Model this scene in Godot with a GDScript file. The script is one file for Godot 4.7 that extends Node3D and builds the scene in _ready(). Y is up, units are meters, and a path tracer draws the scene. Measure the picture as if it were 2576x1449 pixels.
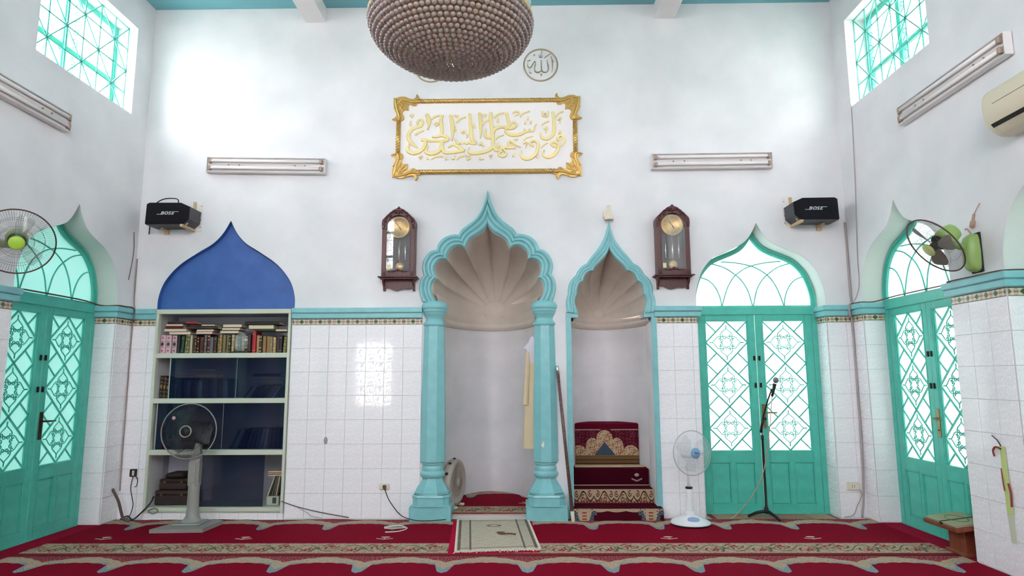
extends Node3D
# A prayer hall looking at its niche wall. x runs along that wall, z comes out of it into the hall, y is up, metres.

const XL := -4.204        # left wall
const XR := 3.54          # right wall
const ZR := 8.6           # rear wall
const CEIL := 5.685
const WT := 0.30          # wall thickness
const RV := 0.225         # door recess
const CORN := 2.196       # top of the cornice
const MX := -0.355        # axis of the large niche
const PX := 0.966         # axis of the pulpit niche
const BX := -3.19         # axis of the bookcase
const DX := 2.572         # axis of the door in the niche wall
const PITCH := 1.98       # spacing of the side doors
var M := {}
var names := {}
var tilemeshes := {}
var rng := RandomNumberGenerator.new()

# ---------------------------------------------------------------- mesh helpers
func mb(smooth := false) -> SurfaceTool:
	var s := SurfaceTool.new()
	s.begin(Mesh.PRIMITIVE_TRIANGLES)
	s.set_smooth_group(0 if smooth else -1)
	return s

func sm(s: SurfaceTool, smooth: bool) -> void:
	s.set_smooth_group(0 if smooth else -1)

func tri(s: SurfaceTool, a: Vector3, b: Vector3, c: Vector3, ua := Vector2.ZERO, ub := Vector2.ZERO, uc := Vector2.ZERO) -> void:
	s.set_uv(ua); s.add_vertex(a)
	s.set_uv(ub); s.add_vertex(b)
	s.set_uv(uc); s.add_vertex(c)

# a quad whose front looks along n; uv runs a(0,0) b(1,0) c(1,1) d(0,1)
func quad(s: SurfaceTool, a: Vector3, b: Vector3, c: Vector3, d: Vector3, n: Vector3) -> void:
	var u0 := Vector2(0, 0); var u1 := Vector2(1, 0); var u2 := Vector2(1, 1); var u3 := Vector2(0, 1)
	if (c - a).cross(b - a).dot(n) >= 0.0:
		tri(s, a, b, c, u0, u1, u2); tri(s, a, c, d, u0, u2, u3)
	else:
		tri(s, a, c, b, u0, u2, u1); tri(s, a, d, c, u0, u3, u2)

func box(s: SurfaceTool, c: Vector3, size: Vector3, b := Basis.IDENTITY) -> void:
	var h := size / 2.0
	for ax in 3:
		for sg in [-1.0, 1.0]:
			var n := Vector3.ZERO; n[ax] = sg
			var u := Vector3.ZERO; u[(ax + 1) % 3] = h[(ax + 1) % 3]
			var w := Vector3.ZERO; w[(ax + 2) % 3] = h[(ax + 2) % 3]
			var o: Vector3 = n * h[ax]
			quad(s, c + b * (o - u - w), c + b * (o + u - w), c + b * (o + u + w), c + b * (o - u + w), b * n)

func box2(s: SurfaceTool, lo: Vector3, hi: Vector3) -> void:
	box(s, (lo + hi) / 2.0, (hi - lo).abs())

# box with chamfered edges
func cbox(s: SurfaceTool, c: Vector3, size: Vector3, ch: float, b := Basis.IDENTITY) -> void:
	var h := size / 2.0
	ch = minf(ch, minf(h.x, minf(h.y, h.z)) * 0.9)
	var i := h - Vector3(ch, ch, ch)
	for ax in 3:
		var a1 := (ax + 1) % 3
		var a2 := (ax + 2) % 3
		for sg in [-1.0, 1.0]:
			var n := Vector3.ZERO; n[ax] = sg
			var u := Vector3.ZERO; u[a1] = i[a1]
			var w := Vector3.ZERO; w[a2] = i[a2]
			var o: Vector3 = n * h[ax]
			quad(s, c + b * (o - u - w), c + b * (o + u - w), c + b * (o + u + w), c + b * (o - u + w), b * n)
		# edges parallel to ax
		for s1 in [-1.0, 1.0]:
			for s2 in [-1.0, 1.0]:
				var e := Vector3.ZERO; e[ax] = i[ax]
				var p := Vector3.ZERO; p[a1] = s1 * h[a1]; p[a2] = s2 * i[a2]
				var q := Vector3.ZERO; q[a1] = s1 * i[a1]; q[a2] = s2 * h[a2]
				var nn := Vector3.ZERO; nn[a1] = s1; nn[a2] = s2
				quad(s, c + b * (p - e), c + b * (p + e), c + b * (q + e), c + b * (q - e), b * nn)
	for sx in [-1.0, 1.0]:
		for sy in [-1.0, 1.0]:
			for sz in [-1.0, 1.0]:
				var pa := c + b * Vector3(sx * h.x, sy * i.y, sz * i.z)
				var pb := c + b * Vector3(sx * i.x, sy * h.y, sz * i.z)
				var pc := c + b * Vector3(sx * i.x, sy * i.y, sz * h.z)
				var nn := b * Vector3(sx, sy, sz)
				if (pc - pa).cross(pb - pa).dot(nn) >= 0.0: tri(s, pa, pb, pc)
				else: tri(s, pa, pc, pb)

# skin over rings of equal length; every ring runs the same way round
func skin(s: SurfaceTool, rings: Array, closed := true, loop := false, flip := false) -> void:
	var nr := rings.size()
	var n: int = rings[0].size()
	for i in (nr if loop else nr - 1):
		var r0: PackedVector3Array = rings[i]
		var r1: PackedVector3Array = rings[(i + 1) % nr]
		var v0 := float(i) / (nr - 1)
		var v1 := float(i + 1) / (nr - 1)
		for j in (n if closed else n - 1):
			var k := (j + 1) % n
			var u0 := float(j) / (n - 1)
			var u1 := float(j + 1) / (n - 1)
			var a := r0[j]; var b := r0[k]; var c := r1[k]; var d := r1[j]
			if flip:
				tri(s, a, c, b, Vector2(u0, v0), Vector2(u1, v1), Vector2(u1, v0)); tri(s, a, d, c, Vector2(u0, v0), Vector2(u0, v1), Vector2(u1, v1))
			else:
				tri(s, a, b, c, Vector2(u0, v0), Vector2(u1, v0), Vector2(u1, v1)); tri(s, a, c, d, Vector2(u0, v0), Vector2(u1, v1), Vector2(u0, v1))

# tube through points; radius a number or one per point
func tube(s: SurfaceTool, pts: Array, rad, sides := 8, closed := false, caps := true) -> void:
	var n := pts.size()
	var rings := []
	var t0: Vector3 = (pts[1] - pts[0]).normalized()
	var up := Vector3.UP if absf(t0.y) < 0.9 else Vector3.RIGHT
	var nv := t0.cross(up).normalized()
	for i in n:
		var a: Vector3 = pts[i - 1] if i > 0 else (pts[n - 1] if closed else pts[0])
		var b: Vector3 = pts[i + 1] if i < n - 1 else (pts[0] if closed else pts[n - 1])
		var t := (b - a).normalized()
		if t == Vector3.ZERO: t = t0
		nv = (nv - t * nv.dot(t))
		nv = nv.normalized() if nv.length() > 0.001 else t.cross(Vector3(0.3, 0.5, 0.8)).normalized()
		var bv := t.cross(nv)
		var r: float = rad[i] if rad is Array else rad
		var ring := PackedVector3Array()
		for k in sides:
			var an := TAU * k / sides
			ring.append(pts[i] + (nv * cos(an) + bv * sin(an)) * r)
		rings.append(ring)
	skin(s, rings, true, closed, true)
	if caps and not closed:
		for e in 2:
			var ring: PackedVector3Array = rings[0 if e == 0 else n - 1]
			var c: Vector3 = pts[0 if e == 0 else n - 1]
			for k in sides:
				if e == 0: tri(s, c, ring[k], ring[(k + 1) % sides])
				else: tri(s, c, ring[(k + 1) % sides], ring[k])

# lathe about local y; profile of (radius, height) from bottom to top
func lathe(s: SurfaceTool, prof: Array, segs := 24, xf := Transform3D.IDENTITY, flat_sides := 0.0) -> void:
	var rings := []
	for p in prof:
		var ring := PackedVector3Array()
		for k in segs:
			var an := TAU * k / segs + flat_sides
			ring.append(xf * Vector3(p.x * cos(an), p.y, p.x * sin(an)))
		rings.append(ring)
	skin(s, rings, true, false, false)
	for e in [0, prof.size() - 1]:
		if prof[e].x > 0.0005:
			var c: Vector3 = xf * Vector3(0, prof[e].y, 0)
			for k in segs:
				if e == 0: tri(s, c, rings[e][(k + 1) % segs], rings[e][k])
				else: tri(s, c, rings[e][k], rings[e][(k + 1) % segs])

# prism of a 2D outline between z0 and z1 (z1 in front); skip: x values whose vertical edges get no side face
func prism(s: SurfaceTool, poly: PackedVector2Array, z0: float, z1: float, xf := Transform3D.IDENTITY, sides := true, back := true, skip := []) -> void:
	var idx := Geometry2D.triangulate_polygon(poly)
	var nf := xf.basis * Vector3(0, 0, 1)
	for i in range(0, idx.size(), 3):
		var p := poly[idx[i]]; var q := poly[idx[i + 1]]; var r := poly[idx[i + 2]]
		for e in (2 if back else 1):
			var z := z1 if e == 0 else z0
			var a := xf * Vector3(p.x, p.y, z); var b := xf * Vector3(q.x, q.y, z); var c := xf * Vector3(r.x, r.y, z)
			var n := nf if e == 0 else -nf
			if (c - a).cross(b - a).dot(n) >= 0.0: tri(s, a, b, c, p, q, r)
			else: tri(s, a, c, b, p, r, q)
	if not sides: return
	var cw := Geometry2D.is_polygon_clockwise(poly)
	for i in poly.size():
		var p := poly[i]; var q := poly[(i + 1) % poly.size()]
		if absf(p.x - q.x) < 0.0001 and p.x in skip: continue
		var e := q - p
		var n2 := Vector2(e.y, -e.x) if not cw else Vector2(-e.y, e.x)
		quad(s, xf * Vector3(p.x, p.y, z0), xf * Vector3(q.x, q.y, z0), xf * Vector3(q.x, q.y, z1), xf * Vector3(p.x, p.y, z1), xf.basis * Vector3(n2.x, n2.y, 0))

# uv sphere
func ball(s: SurfaceTool, c: Vector3, r: Vector3, segs := 12, rows := 8) -> void:
	var prof := []
	for i in rows + 1:
		var a := PI * i / rows - PI / 2
		prof.append(Vector2(cos(a), sin(a)))
	lathe(s, prof, segs, Transform3D(Basis.from_scale(r), c))

# Catmull-Rom through 2D or 3D points
func spline(pts: Array, per := 4, closed := false) -> Array:
	var out := []
	var n := pts.size()
	for i in (n if closed else n - 1):
		var p0 = pts[(i - 1 + n) % n] if closed or i > 0 else pts[0]
		var p1 = pts[i]
		var p2 = pts[(i + 1) % n]
		var p3 = pts[(i + 2) % n] if closed or i + 2 < n else pts[n - 1]
		for k in per:
			var t := float(k) / per
			out.append(p1.cubic_interpolate(p2, p0, p3, t))
	if not closed: out.append(pts[n - 1])
	return out

# sweep an (out, y) profile along a plan polyline of (x, z) with mitred corners; outside lies to the left (side 1) or right (-1) of the path
func sweep_plan(s: SurfaceTool, path: Array, prof: Array, side := 1.0, caps := true) -> void:
	var n := path.size()
	var rings := []
	for i in n:
		var d0: Vector2 = (path[i] - path[i - 1]).normalized() if i > 0 else (path[1] - path[0]).normalized()
		var d1: Vector2 = (path[i + 1] - path[i]).normalized() if i < n - 1 else d0
		var n0 := Vector2(d0.y, -d0.x) * side
		var n1 := Vector2(d1.y, -d1.x) * side
		var m := (n0 + n1).normalized()
		m = m / maxf(0.3, m.dot(n0))
		var ring := PackedVector3Array()
		for p in prof:
			ring.append(Vector3(path[i].x + m.x * p.x, p.y, path[i].y + m.y * p.x))
		rings.append(ring)
	skin(s, rings, false, false, side > 0)
	if caps:
		var pv := PackedVector2Array(prof)
		var idx := Geometry2D.triangulate_polygon(pv)
		for e in [0, n - 1]:
			for i in range(0, idx.size(), 3):
				tri(s, rings[e][idx[i]], rings[e][idx[i + 1]], rings[e][idx[i + 2]])

# ribbon stroke: centre points (Vector2) with half widths, raised from z0 to z1
func stroke(s: SurfaceTool, pts: Array, w: Array, z0: float, z1: float, xf := Transform3D.IDENTITY) -> void:
	var n := pts.size()
	var L := []; var R := []
	for i in n:
		var a: Vector2 = pts[maxi(i - 1, 0)]
		var b: Vector2 = pts[mini(i + 1, n - 1)]
		var t := (b - a).normalized()
		var nn := Vector2(-t.y, t.x)
		L.append(pts[i] + nn * w[i]); R.append(pts[i] - nn * w[i])
	var zu := Vector3(0, 0, 1)
	var ch := 0.7
	for i in n - 1:
		var c0: Vector2 = pts[i]; var c1: Vector2 = pts[i + 1]
		var l0: Vector2 = c0 + (L[i] - c0) * ch; var l1: Vector2 = c1 + (L[i + 1] - c1) * ch
		var r0: Vector2 = c0 + (R[i] - c0) * ch; var r1: Vector2 = c1 + (R[i + 1] - c1) * ch
		quad(s, xf * v3(l0, z1), xf * v3(l1, z1), xf * v3(r1, z1), xf * v3(r0, z1), xf.basis * zu)
		quad(s, xf * v3(L[i], z0), xf * v3(L[i + 1], z0), xf * v3(l1, z1), xf * v3(l0, z1), xf.basis * (v3(L[i] - c0, 0) + zu * 0.001))
		quad(s, xf * v3(R[i], z0), xf * v3(R[i + 1], z0), xf * v3(r1, z1), xf * v3(r0, z1), xf.basis * (v3(R[i] - c0, 0) + zu * 0.001))

func v3(p: Vector2, z := 0.0) -> Vector3:
	return Vector3(p.x, p.y, z)

func done(s: SurfaceTool, m: Material = null) -> ArrayMesh:
	s.generate_normals()
	var me := s.commit()
	if m: me.surface_set_material(0, m)
	return me

# ---------------------------------------------------------------- node helpers
func numbered(called: String) -> String:
	if not names.has(called):
		names[called] = 0
		return called
	names[called] += 1
	return "%s_%03d" % [called, names[called]]

func part(parent: Node, called: String, s: SurfaceTool, m: Material, label := "") -> MeshInstance3D:
	return inst(parent, called, done(s), m, label)

func inst(parent: Node, called: String, me: Mesh, m: Material, label := "") -> MeshInstance3D:
	var o := MeshInstance3D.new()
	o.mesh = me
	o.material_override = m
	if parent == self:
		o.name = numbered(called)
		add_child(o)
	else:
		o.name = called
		parent.add_child(o, true)
	if label: o.set_meta("label", label)
	return o

func thing(called: String, label: String, category: String, at := Vector3.ZERO, turn := 0.0, group := "") -> Node3D:
	var o := Node3D.new()
	o.name = numbered(called)
	add_child(o)
	o.position = at
	o.rotation.y = turn
	tag(o, label, category, group)
	return o

func tag(o: Node, label: String, category: String, group := "") -> void:
	o.set_meta("label", label)
	o.set_meta("category", category)
	if group: o.set_meta("group", group)

func setting(called: String, label: String, category := "") -> Node3D:
	var o := Node3D.new()
	o.name = numbered(called)
	add_child(o)
	o.set_meta("kind", "structure")
	o.set_meta("label", label)
	if category: o.set_meta("category", category)
	return o

func group_part(parent: Node, called: String, label := "") -> Node3D:
	var o := Node3D.new()
	o.name = called
	parent.add_child(o, true)
	if label: o.set_meta("label", label)
	return o

# ---------------------------------------------------------------- material helpers
func mat(key: String, c: Color, rough := 0.6, metal := 0.0, spec := 0.5) -> StandardMaterial3D:
	var m := StandardMaterial3D.new()
	m.resource_name = key
	m.albedo_color = c
	m.roughness = rough
	m.metallic = metal
	m.metallic_specular = spec
	m.cull_mode = BaseMaterial3D.CULL_DISABLED
	M[key] = m
	return m

func c8(r: float, g: float, b: float, a := 1.0) -> Color:
	return Color(r / 255.0, g / 255.0, b / 255.0, a)

func noise_tex(freq: float, lo: Color, hi: Color, size := 256, seed_ := 1, oct := 4) -> ImageTexture:
	var n := FastNoiseLite.new()
	n.seed = seed_
	n.noise_type = FastNoiseLite.TYPE_SIMPLEX_SMOOTH
	n.frequency = freq
	n.fractal_octaves = oct
	var im := n.get_seamless_image(size, size)
	im.convert(Image.FORMAT_RGB8)
	for y in size:
		for x in size:
			im.set_pixel(x, y, lo.lerp(hi, im.get_pixel(x, y).r))
	return ImageTexture.create_from_image(im)

func img_tex(im: Image) -> ImageTexture:
	return ImageTexture.create_from_image(im)

func glass(key: String, c: Color, alpha: float, rough := 0.02) -> StandardMaterial3D:
	var m := mat(key, Color(c.r, c.g, c.b, alpha), rough)
	m.transparency = BaseMaterial3D.TRANSPARENCY_ALPHA
	return m

func wood_tex(a: Color, b: Color, seed_: int, along_y := true) -> ImageTexture:
	var n := FastNoiseLite.new()
	n.seed = seed_
	n.frequency = 0.02
	n.fractal_octaves = 4
	var im := Image.create(128, 128, false, Image.FORMAT_RGB8)
	for y in 128:
		for x in 128:
			var u := x if along_y else y
			var w := y if along_y else x
			var t := 0.5 + 0.5 * n.get_noise_2d(u * 4.0, w * 0.35)
			t += 0.25 * n.get_noise_2d(u * 14.0 + 300, w * 0.8)
			im.set_pixel(x, y, a.lerp(b, clampf(t, 0, 1)))
	return img_tex(im)

# ---------------------------------------------------------------- the scene
func _ready() -> void:
	rng.seed = 7
	view_and_light()
	materials()
	shell()
	openings()
	niches()
	bookcase()
	carpets()
	furnish()

func view_and_light() -> void:
	var cam := Camera3D.new()
	cam.name = "camera"
	add_child(cam)
	cam.position = Vector3(0, 1.435, 6.889)
	cam.rotation_degrees = Vector3(8.016, 0.759, -0.237)
	cam.fov = rad_to_deg(2.0 * atan(1449.0 / 2.0 / 1620.0))
	cam.near = 0.05
	cam.far = 200.0
	cam.current = true
	var sky_m := ProceduralSkyMaterial.new()
	sky_m.sky_top_color = c8(247, 236, 242)
	sky_m.sky_horizon_color = c8(250, 240, 245)
	sky_m.ground_bottom_color = c8(150, 150, 145)
	sky_m.ground_horizon_color = c8(222, 212, 212)
	sky_m.sky_curve = 0.2
	var sky := Sky.new()
	sky.sky_material = sky_m
	var e := Environment.new()
	e.background_mode = Environment.BG_SKY
	e.sky = sky
	e.background_energy_multiplier = 11.5
	e.tonemap_mode = Environment.TONE_MAPPER_LINEAR
	e.tonemap_exposure = 2.3
	e.sdfgi_enabled = true
	e.ssao_enabled = true
	e.ssil_enabled = true
	var w := WorldEnvironment.new()
	w.name = "daylight"
	w.environment = e
	add_child(w)

func materials() -> void:
	var m := mat("plaster", Color.WHITE, 0.75, 0, 0.35)
	m.albedo_texture = noise_tex(0.012, c8(222, 224, 226), c8(238, 239, 241), 256, 3)
	m.uv1_triplanar = true
	m.uv1_world_triplanar = true
	m.uv1_scale = Vector3(0.35, 0.35, 0.35)
	mat("beam_paint", c8(232, 232, 233), 0.7)
	mat("ceiling_paint", c8(120, 186, 196), 0.7)
	mat("mint", c8(206, 216, 210), 0.6)
	m = mat("teal", c8(88, 204, 184), 0.38)
	m.albedo_texture = noise_tex(0.03, c8(235, 235, 235), c8(255, 255, 255), 128, 9)
	m.uv1_triplanar = true
	m.uv1_scale = Vector3(1.5, 1.5, 1.5)
	m = mat("aqua", c8(136, 202, 206), 0.3)
	m.albedo_texture = noise_tex(0.03, c8(240, 240, 240), c8(255, 255, 255), 128, 11)
	m.uv1_triplanar = true
	m.uv1_scale = Vector3(2, 2, 2)
	m = mat("blue", Color.WHITE, 0.45)
	m.albedo_texture = noise_tex(0.015, c8(55, 96, 166), c8(65, 108, 180), 256, 13)
	m.uv1_triplanar = true
	mat("grout", c8(206, 206, 206), 0.9)
	# glazed wall tile: small squares, some matt, some glossy
	var im := Image.create(128, 160, false, Image.FORMAT_RGB8)
	var ir := Image.create(128, 160, false, Image.FORMAT_RGB8)
	rng.seed = 21
	for cy in 20:
		for cx in 16:
			var k := rng.randi() % 5
			var c: Color = [c8(243, 243, 247), c8(246, 246, 249), c8(248, 248, 250), c8(240, 241, 245), c8(246, 246, 249)][k]
			var r: float = [0.05, 0.35, 0.06, 0.4, 0.05][k]
			im.fill_rect(Rect2i(cx * 8, cy * 8, 8, 8), c)
			ir.fill_rect(Rect2i(cx * 8, cy * 8, 8, 8), Color(r, r, r))
	m = mat("tile", Color.WHITE, 1.0)
	m.albedo_texture = img_tex(im)
	m.roughness_texture = img_tex(ir)
	m.uv1_triplanar = true
	m.uv1_scale = Vector3(5, 4, 5)
	# border tile print
	im = Image.create(192, 64, false, Image.FORMAT_RGB8)
	im.fill(c8(208, 200, 178))
	for y in 64:
		for x in 192:
			var fy := absf(y - 32.0)
			var px := fmod(x + 48.0, 192.0) - 96.0   # green diamond in the middle of the tile
			var qx := fmod(x + 0.0, 192.0)
			var c := im.get_pixel(x, y)
			if fy > 27: c = c8(120, 118, 88)
			else:
				if absf(x - 96.0) / 26.0 + fy / 24.0 < 1.0: c = c8(74, 98, 66)
				for ex in [0.0, 192.0]:
					if absf(x - ex) / 22.0 + fy / 24.0 < 1.0: c = c8(112, 108, 78)
				for ex in [40.0, 56.0, 136.0, 152.0]:
					if absf(x - ex) / 11.0 + fy / 13.0 < 1.0: c = c8(160, 118, 98)
				for ex in [48.0, 144.0]:
					if absf(x - ex) / 16.0 + absf(fy - 27.0) / 13.0 < 1.0: c = c8(196, 170, 150)
				for ex in [24.0, 72.0, 120.0, 168.0]:
					if absf(x - ex) / 13.0 + absf(fy - 27.0) / 13.0 < 1.0: c = c8(226, 220, 200)
			im.set_pixel(x, y, c)
	m = mat("border_tile", Color.WHITE, 0.18)
	m.albedo_texture = img_tex(im)
	glass("pane_clear", Color.WHITE, 0.08)
	m = glass("pane_frost", c8(236, 244, 243), 0.955, 0.4)
	m.backlight_enabled = true
	m.backlight = c8(196, 205, 205)
	m = glass("pane_aqua", c8(190, 226, 220), 0.985, 0.4)
	m.backlight_enabled = true
	m.backlight = c8(112, 140, 136)
	mat("concrete", c8(205, 203, 197), 0.9)
	mat("outer_wall", c8(236, 236, 230), 0.9)

# half outline of the pointed door arch, from floor to tip: (half width, height)
func ogee() -> Array:
	var a := spline([Vector2(0.69, 2.19), Vector2(0.687, 2.337), Vector2(0.648, 2.488), Vector2(0.598, 2.597), Vector2(0.515, 2.699), Vector2(0.428, 2.762), Vector2(0.323, 2.806), Vector2(0.226, 2.846), Vector2(0.146, 2.89), Vector2(0.091, 2.947), Vector2(0.046, 3.016), Vector2(0.016, 3.076), Vector2(0.0, 3.106)], 3)
	return [Vector2(0.69, 0.0)] + a

func blue_arch() -> Array:
	var a := spline([Vector2(0.748, 2.19), Vector2(0.748, 2.29), Vector2(0.731, 2.384), Vector2(0.697, 2.478), Vector2(0.645, 2.56), Vector2(0.579, 2.639), Vector2(0.498, 2.712), Vector2(0.401, 2.778), Vector2(0.30, 2.843), Vector2(0.205, 2.901), Vector2(0.134, 2.963), Vector2(0.075, 3.036), Vector2(0.031, 3.113), Vector2(0.0, 3.174)], 3)
	return [Vector2(0.728, 0.0), Vector2(0.728, 2.15)] + a

# the foils of an arch from springing to tip, each run between cusps smoothed on its own; returns points, and with at: which are cusps
func foils(runs: Array, per := 4) -> Array:
	var out := []
	for r in runs:
		var a := spline(r, per)
		if out.size(): a = a.slice(1)
		out += a
	return out

func large_inner() -> Array:
	return foils([
		[Vector2(0.544, 2.257), Vector2(0.577, 2.303), Vector2(0.603, 2.362), Vector2(0.605, 2.421), Vector2(0.586, 2.48), Vector2(0.541, 2.515)],
		[Vector2(0.541, 2.515), Vector2(0.561, 2.546), Vector2(0.577, 2.603), Vector2(0.566, 2.656), Vector2(0.53, 2.702), Vector2(0.478, 2.719), Vector2(0.428, 2.708)],
		[Vector2(0.428, 2.708), Vector2(0.439, 2.75), Vector2(0.426, 2.795), Vector2(0.387, 2.84), Vector2(0.335, 2.865), Vector2(0.275, 2.86), Vector2(0.244, 2.838)],
		[Vector2(0.244, 2.838), Vector2(0.223, 2.893), Vector2(0.197, 2.934), Vector2(0.138, 2.974), Vector2(0.074, 3.008), Vector2(0.028, 3.048), Vector2(0.0, 3.096)]])

func large_outer() -> Array:
	return foils([
		[Vector2(0.70, 2.258), Vector2(0.72, 2.317), Vector2(0.736, 2.382), Vector2(0.734, 2.448), Vector2(0.716, 2.512), Vector2(0.69, 2.545)],
		[Vector2(0.69, 2.545), Vector2(0.707, 2.611), Vector2(0.705, 2.67), Vector2(0.686, 2.73), Vector2(0.648, 2.783), Vector2(0.603, 2.816), Vector2(0.557, 2.826)],
		[Vector2(0.557, 2.826), Vector2(0.545, 2.876), Vector2(0.513, 2.925), Vector2(0.467, 2.963), Vector2(0.415, 2.986), Vector2(0.362, 2.996), Vector2(0.316, 2.993)],
		[Vector2(0.316, 2.993), Vector2(0.283, 3.05), Vector2(0.231, 3.09), Vector2(0.14, 3.165), Vector2(0.074, 3.258), Vector2(0.03, 3.37), Vector2(0.0, 3.487)]])

func small_inner() -> Array:
	return foils([
		[Vector2(0.36, 2.123), Vector2(0.356, 2.156), Vector2(0.37, 2.194), Vector2(0.379, 2.241), Vector2(0.373, 2.296), Vector2(0.352, 2.328)],
		[Vector2(0.352, 2.328), Vector2(0.353, 2.364), Vector2(0.346, 2.415), Vector2(0.322, 2.452), Vector2(0.287, 2.469)],
		[Vector2(0.287, 2.469), Vector2(0.278, 2.508), Vector2(0.255, 2.55), Vector2(0.213, 2.578), Vector2(0.177, 2.58)],
		[Vector2(0.177, 2.58), Vector2(0.163, 2.62), Vector2(0.115, 2.668), Vector2(0.064, 2.716), Vector2(0.022, 2.774), Vector2(0.0, 2.822)]])

func small_outer() -> Array:
	return foils([
		[Vector2(0.471, 2.138), Vector2(0.477, 2.194), Vector2(0.478, 2.243), Vector2(0.471, 2.287), Vector2(0.456, 2.331), Vector2(0.454, 2.334)],
		[Vector2(0.454, 2.334), Vector2(0.454, 2.40), Vector2(0.43, 2.47), Vector2(0.39, 2.518), Vector2(0.366, 2.54)],
		[Vector2(0.366, 2.54), Vector2(0.35, 2.577), Vector2(0.318, 2.62), Vector2(0.29, 2.643), Vector2(0.25, 2.666)],
		[Vector2(0.25, 2.666), Vector2(0.205, 2.73), Vector2(0.143, 2.803), Vector2(0.086, 2.886), Vector2(0.045, 2.965), Vector2(0.0, 3.13)]])

# wall between x0 and x1 in its own axes (front at z 0), with openings [centre, half outline from floor to tip, window or null]
func wall_mesh(s: SurfaceTool, x0: float, x1: float, ops: Array, xf: Transform3D) -> void:
	for g in ops.size() + 1:
		var poly := PackedVector2Array()
		var skip := []
		if g == 0:
			poly.append(Vector2(x0, -0.02)); poly.append(Vector2(x0, CEIL))
		else:
			var o: Array = ops[g - 1]
			skip.append(o[0])
			for p in o[1]: poly.append(Vector2(o[0] + p.x, p.y if p.y > 0 else -0.02))
			if o[2] != null:
				var r: Rect2 = o[2]
				for p in [Vector2(o[0], r.position.y), Vector2(r.end.x, r.position.y), Vector2(r.end.x, r.end.y), Vector2(o[0], r.end.y)]: poly.append(p)
			poly.append(Vector2(o[0], CEIL))
		if g == ops.size():
			poly.append(Vector2(x1, CEIL)); poly.append(Vector2(x1, -0.02))
		else:
			var o: Array = ops[g]
			skip.append(o[0])
			poly.append(Vector2(o[0], CEIL))
			if o[2] != null:
				var r: Rect2 = o[2]
				for p in [Vector2(o[0], r.end.y), Vector2(r.position.x, r.end.y), Vector2(r.position.x, r.position.y), Vector2(o[0], r.position.y)]: poly.append(p)
			var half: Array = o[1].duplicate()
			half.reverse()
			for p in half: poly.append(Vector2(o[0] - p.x, p.y if p.y > 0 else -0.02))
		prism(s, poly, -WT, 0.0, xf, true, true, skip)

var walls := {}
var wall_xf := {}

func shell() -> void:
	wall_xf = {
		"back": Transform3D.IDENTITY,
		"left": Transform3D(Basis(Vector3.UP, PI / 2), Vector3(XL, 0, 0)),     # own x runs towards -z
		"right": Transform3D(Basis(Vector3.UP, -PI / 2), Vector3(XR, 0, 0)),   # own x runs towards +z
		"rear": Transform3D(Basis(Vector3.UP, PI), Vector3(0, 0, ZR)),         # own x runs towards -x
	}
	walls.back = setting("wall_back", "white niche wall with a tiled dado and pale turquoise cornice")
	walls.left = setting("wall_left", "white left wall with a tall arched turquoise door and high window")
	walls.right = setting("wall_right", "white right wall with an arched turquoise door and high window")
	walls.rear = setting("wall_rear", "white rear wall behind the viewer")
	var s := mb()
	var lo := [[0.425, 0.0], [0.425, 2.09], [0.36, 2.09]].map(func(p): return Vector2(p[0], p[1]))
	wall_mesh(s, XL - WT, XR + WT, [[BX, blue_arch(), null], [MX, [Vector2(0.544, 0.0)] + large_inner(), null], [PX, lo + small_inner(), null], [DX, ogee(), null]], wall_xf.back)
	part(walls.back, "plaster", s, M.plaster)
	s = mb()
	var ops := []
	for k in [3, 2, 1, 0]:
		var c: float = -(0.97 + PITCH * k)
		ops.append([c, ogee(), Rect2(c - 0.715, 4.29, 1.385, 0.99)])
	wall_mesh(s, -ZR, 0.0, ops, wall_xf.left)
	part(walls.left, "plaster", s, M.plaster)
	s = mb()
	ops = []
	for k in 4:
		var c: float = 0.905 + PITCH * k
		ops.append([c, ogee(), Rect2(c - 0.605, 4.29, 1.33, 0.99)])
	wall_mesh(s, 0.0, ZR, ops, wall_xf.right)
	part(walls.right, "plaster", s, M.plaster)
	# rear wall: two windows, an open entrance between them, and a high window over each
	s = mb()
	var cut_x := [XL - WT, -4.05, -3.06, -1.75, 1.05, 2.4, 3.4, XR + WT]   # one low window at the left, high windows over it, in the middle and at the right
	var holes := [[], [[0.73, 2.37], [3.9, 5.3]], [], [[3.7, 5.4]], [], [[3.9, 5.3]], []]
	for i in 7:
		var y0 := -0.02
		for h in holes[i] + [[CEIL, CEIL]]:
			if h[0] > y0: box2(s, Vector3(cut_x[i], y0, ZR), Vector3(cut_x[i + 1], h[0], ZR + WT))
			y0 = h[1]
	part(walls.rear, "plaster", s, M.plaster)
	# floor and ceiling
	var f := setting("floor", "screed floor of the hall under the carpets")
	s = mb()
	box2(s, Vector3(XL - WT, -0.2, -1.9), Vector3(XR + WT, 0.0, ZR + WT))
	part(f, "slab", s, M.concrete)
	var c := setting("ceiling", "pale turquoise ceiling between white beams")
	s = mb()
	box2(s, Vector3(XL - WT, CEIL, -WT), Vector3(XR + WT, CEIL + 0.2, ZR + WT))
	part(c, "slab", s, M.ceiling_paint)
	for xx in [[-2.452, -2.222], [1.552, 1.782]]:
		s = mb()
		box2(s, Vector3(xx[0], 5.505, 0.0), Vector3(xx[1], CEIL, ZR))
		part(c, "beam", s, M.beam_paint, "white painted beam")
	# outdoors
	var g := setting("ground", "pale paved ground outside the doors")
	s = mb()
	box2(s, Vector3(-60, -0.5, -60), Vector3(60, -0.06, 60))
	part(g, "paving", s, M.concrete)
	var nb := setting("neighbour_wall", "tall pale wall of the building next door")
	s = mb()
	box2(s, Vector3(XR + 2.6, -0.1, -6), Vector3(XR + 3.0, 7.5, 14))
	part(nb, "plaster", s, M.outer_wall)
	trims()

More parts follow.
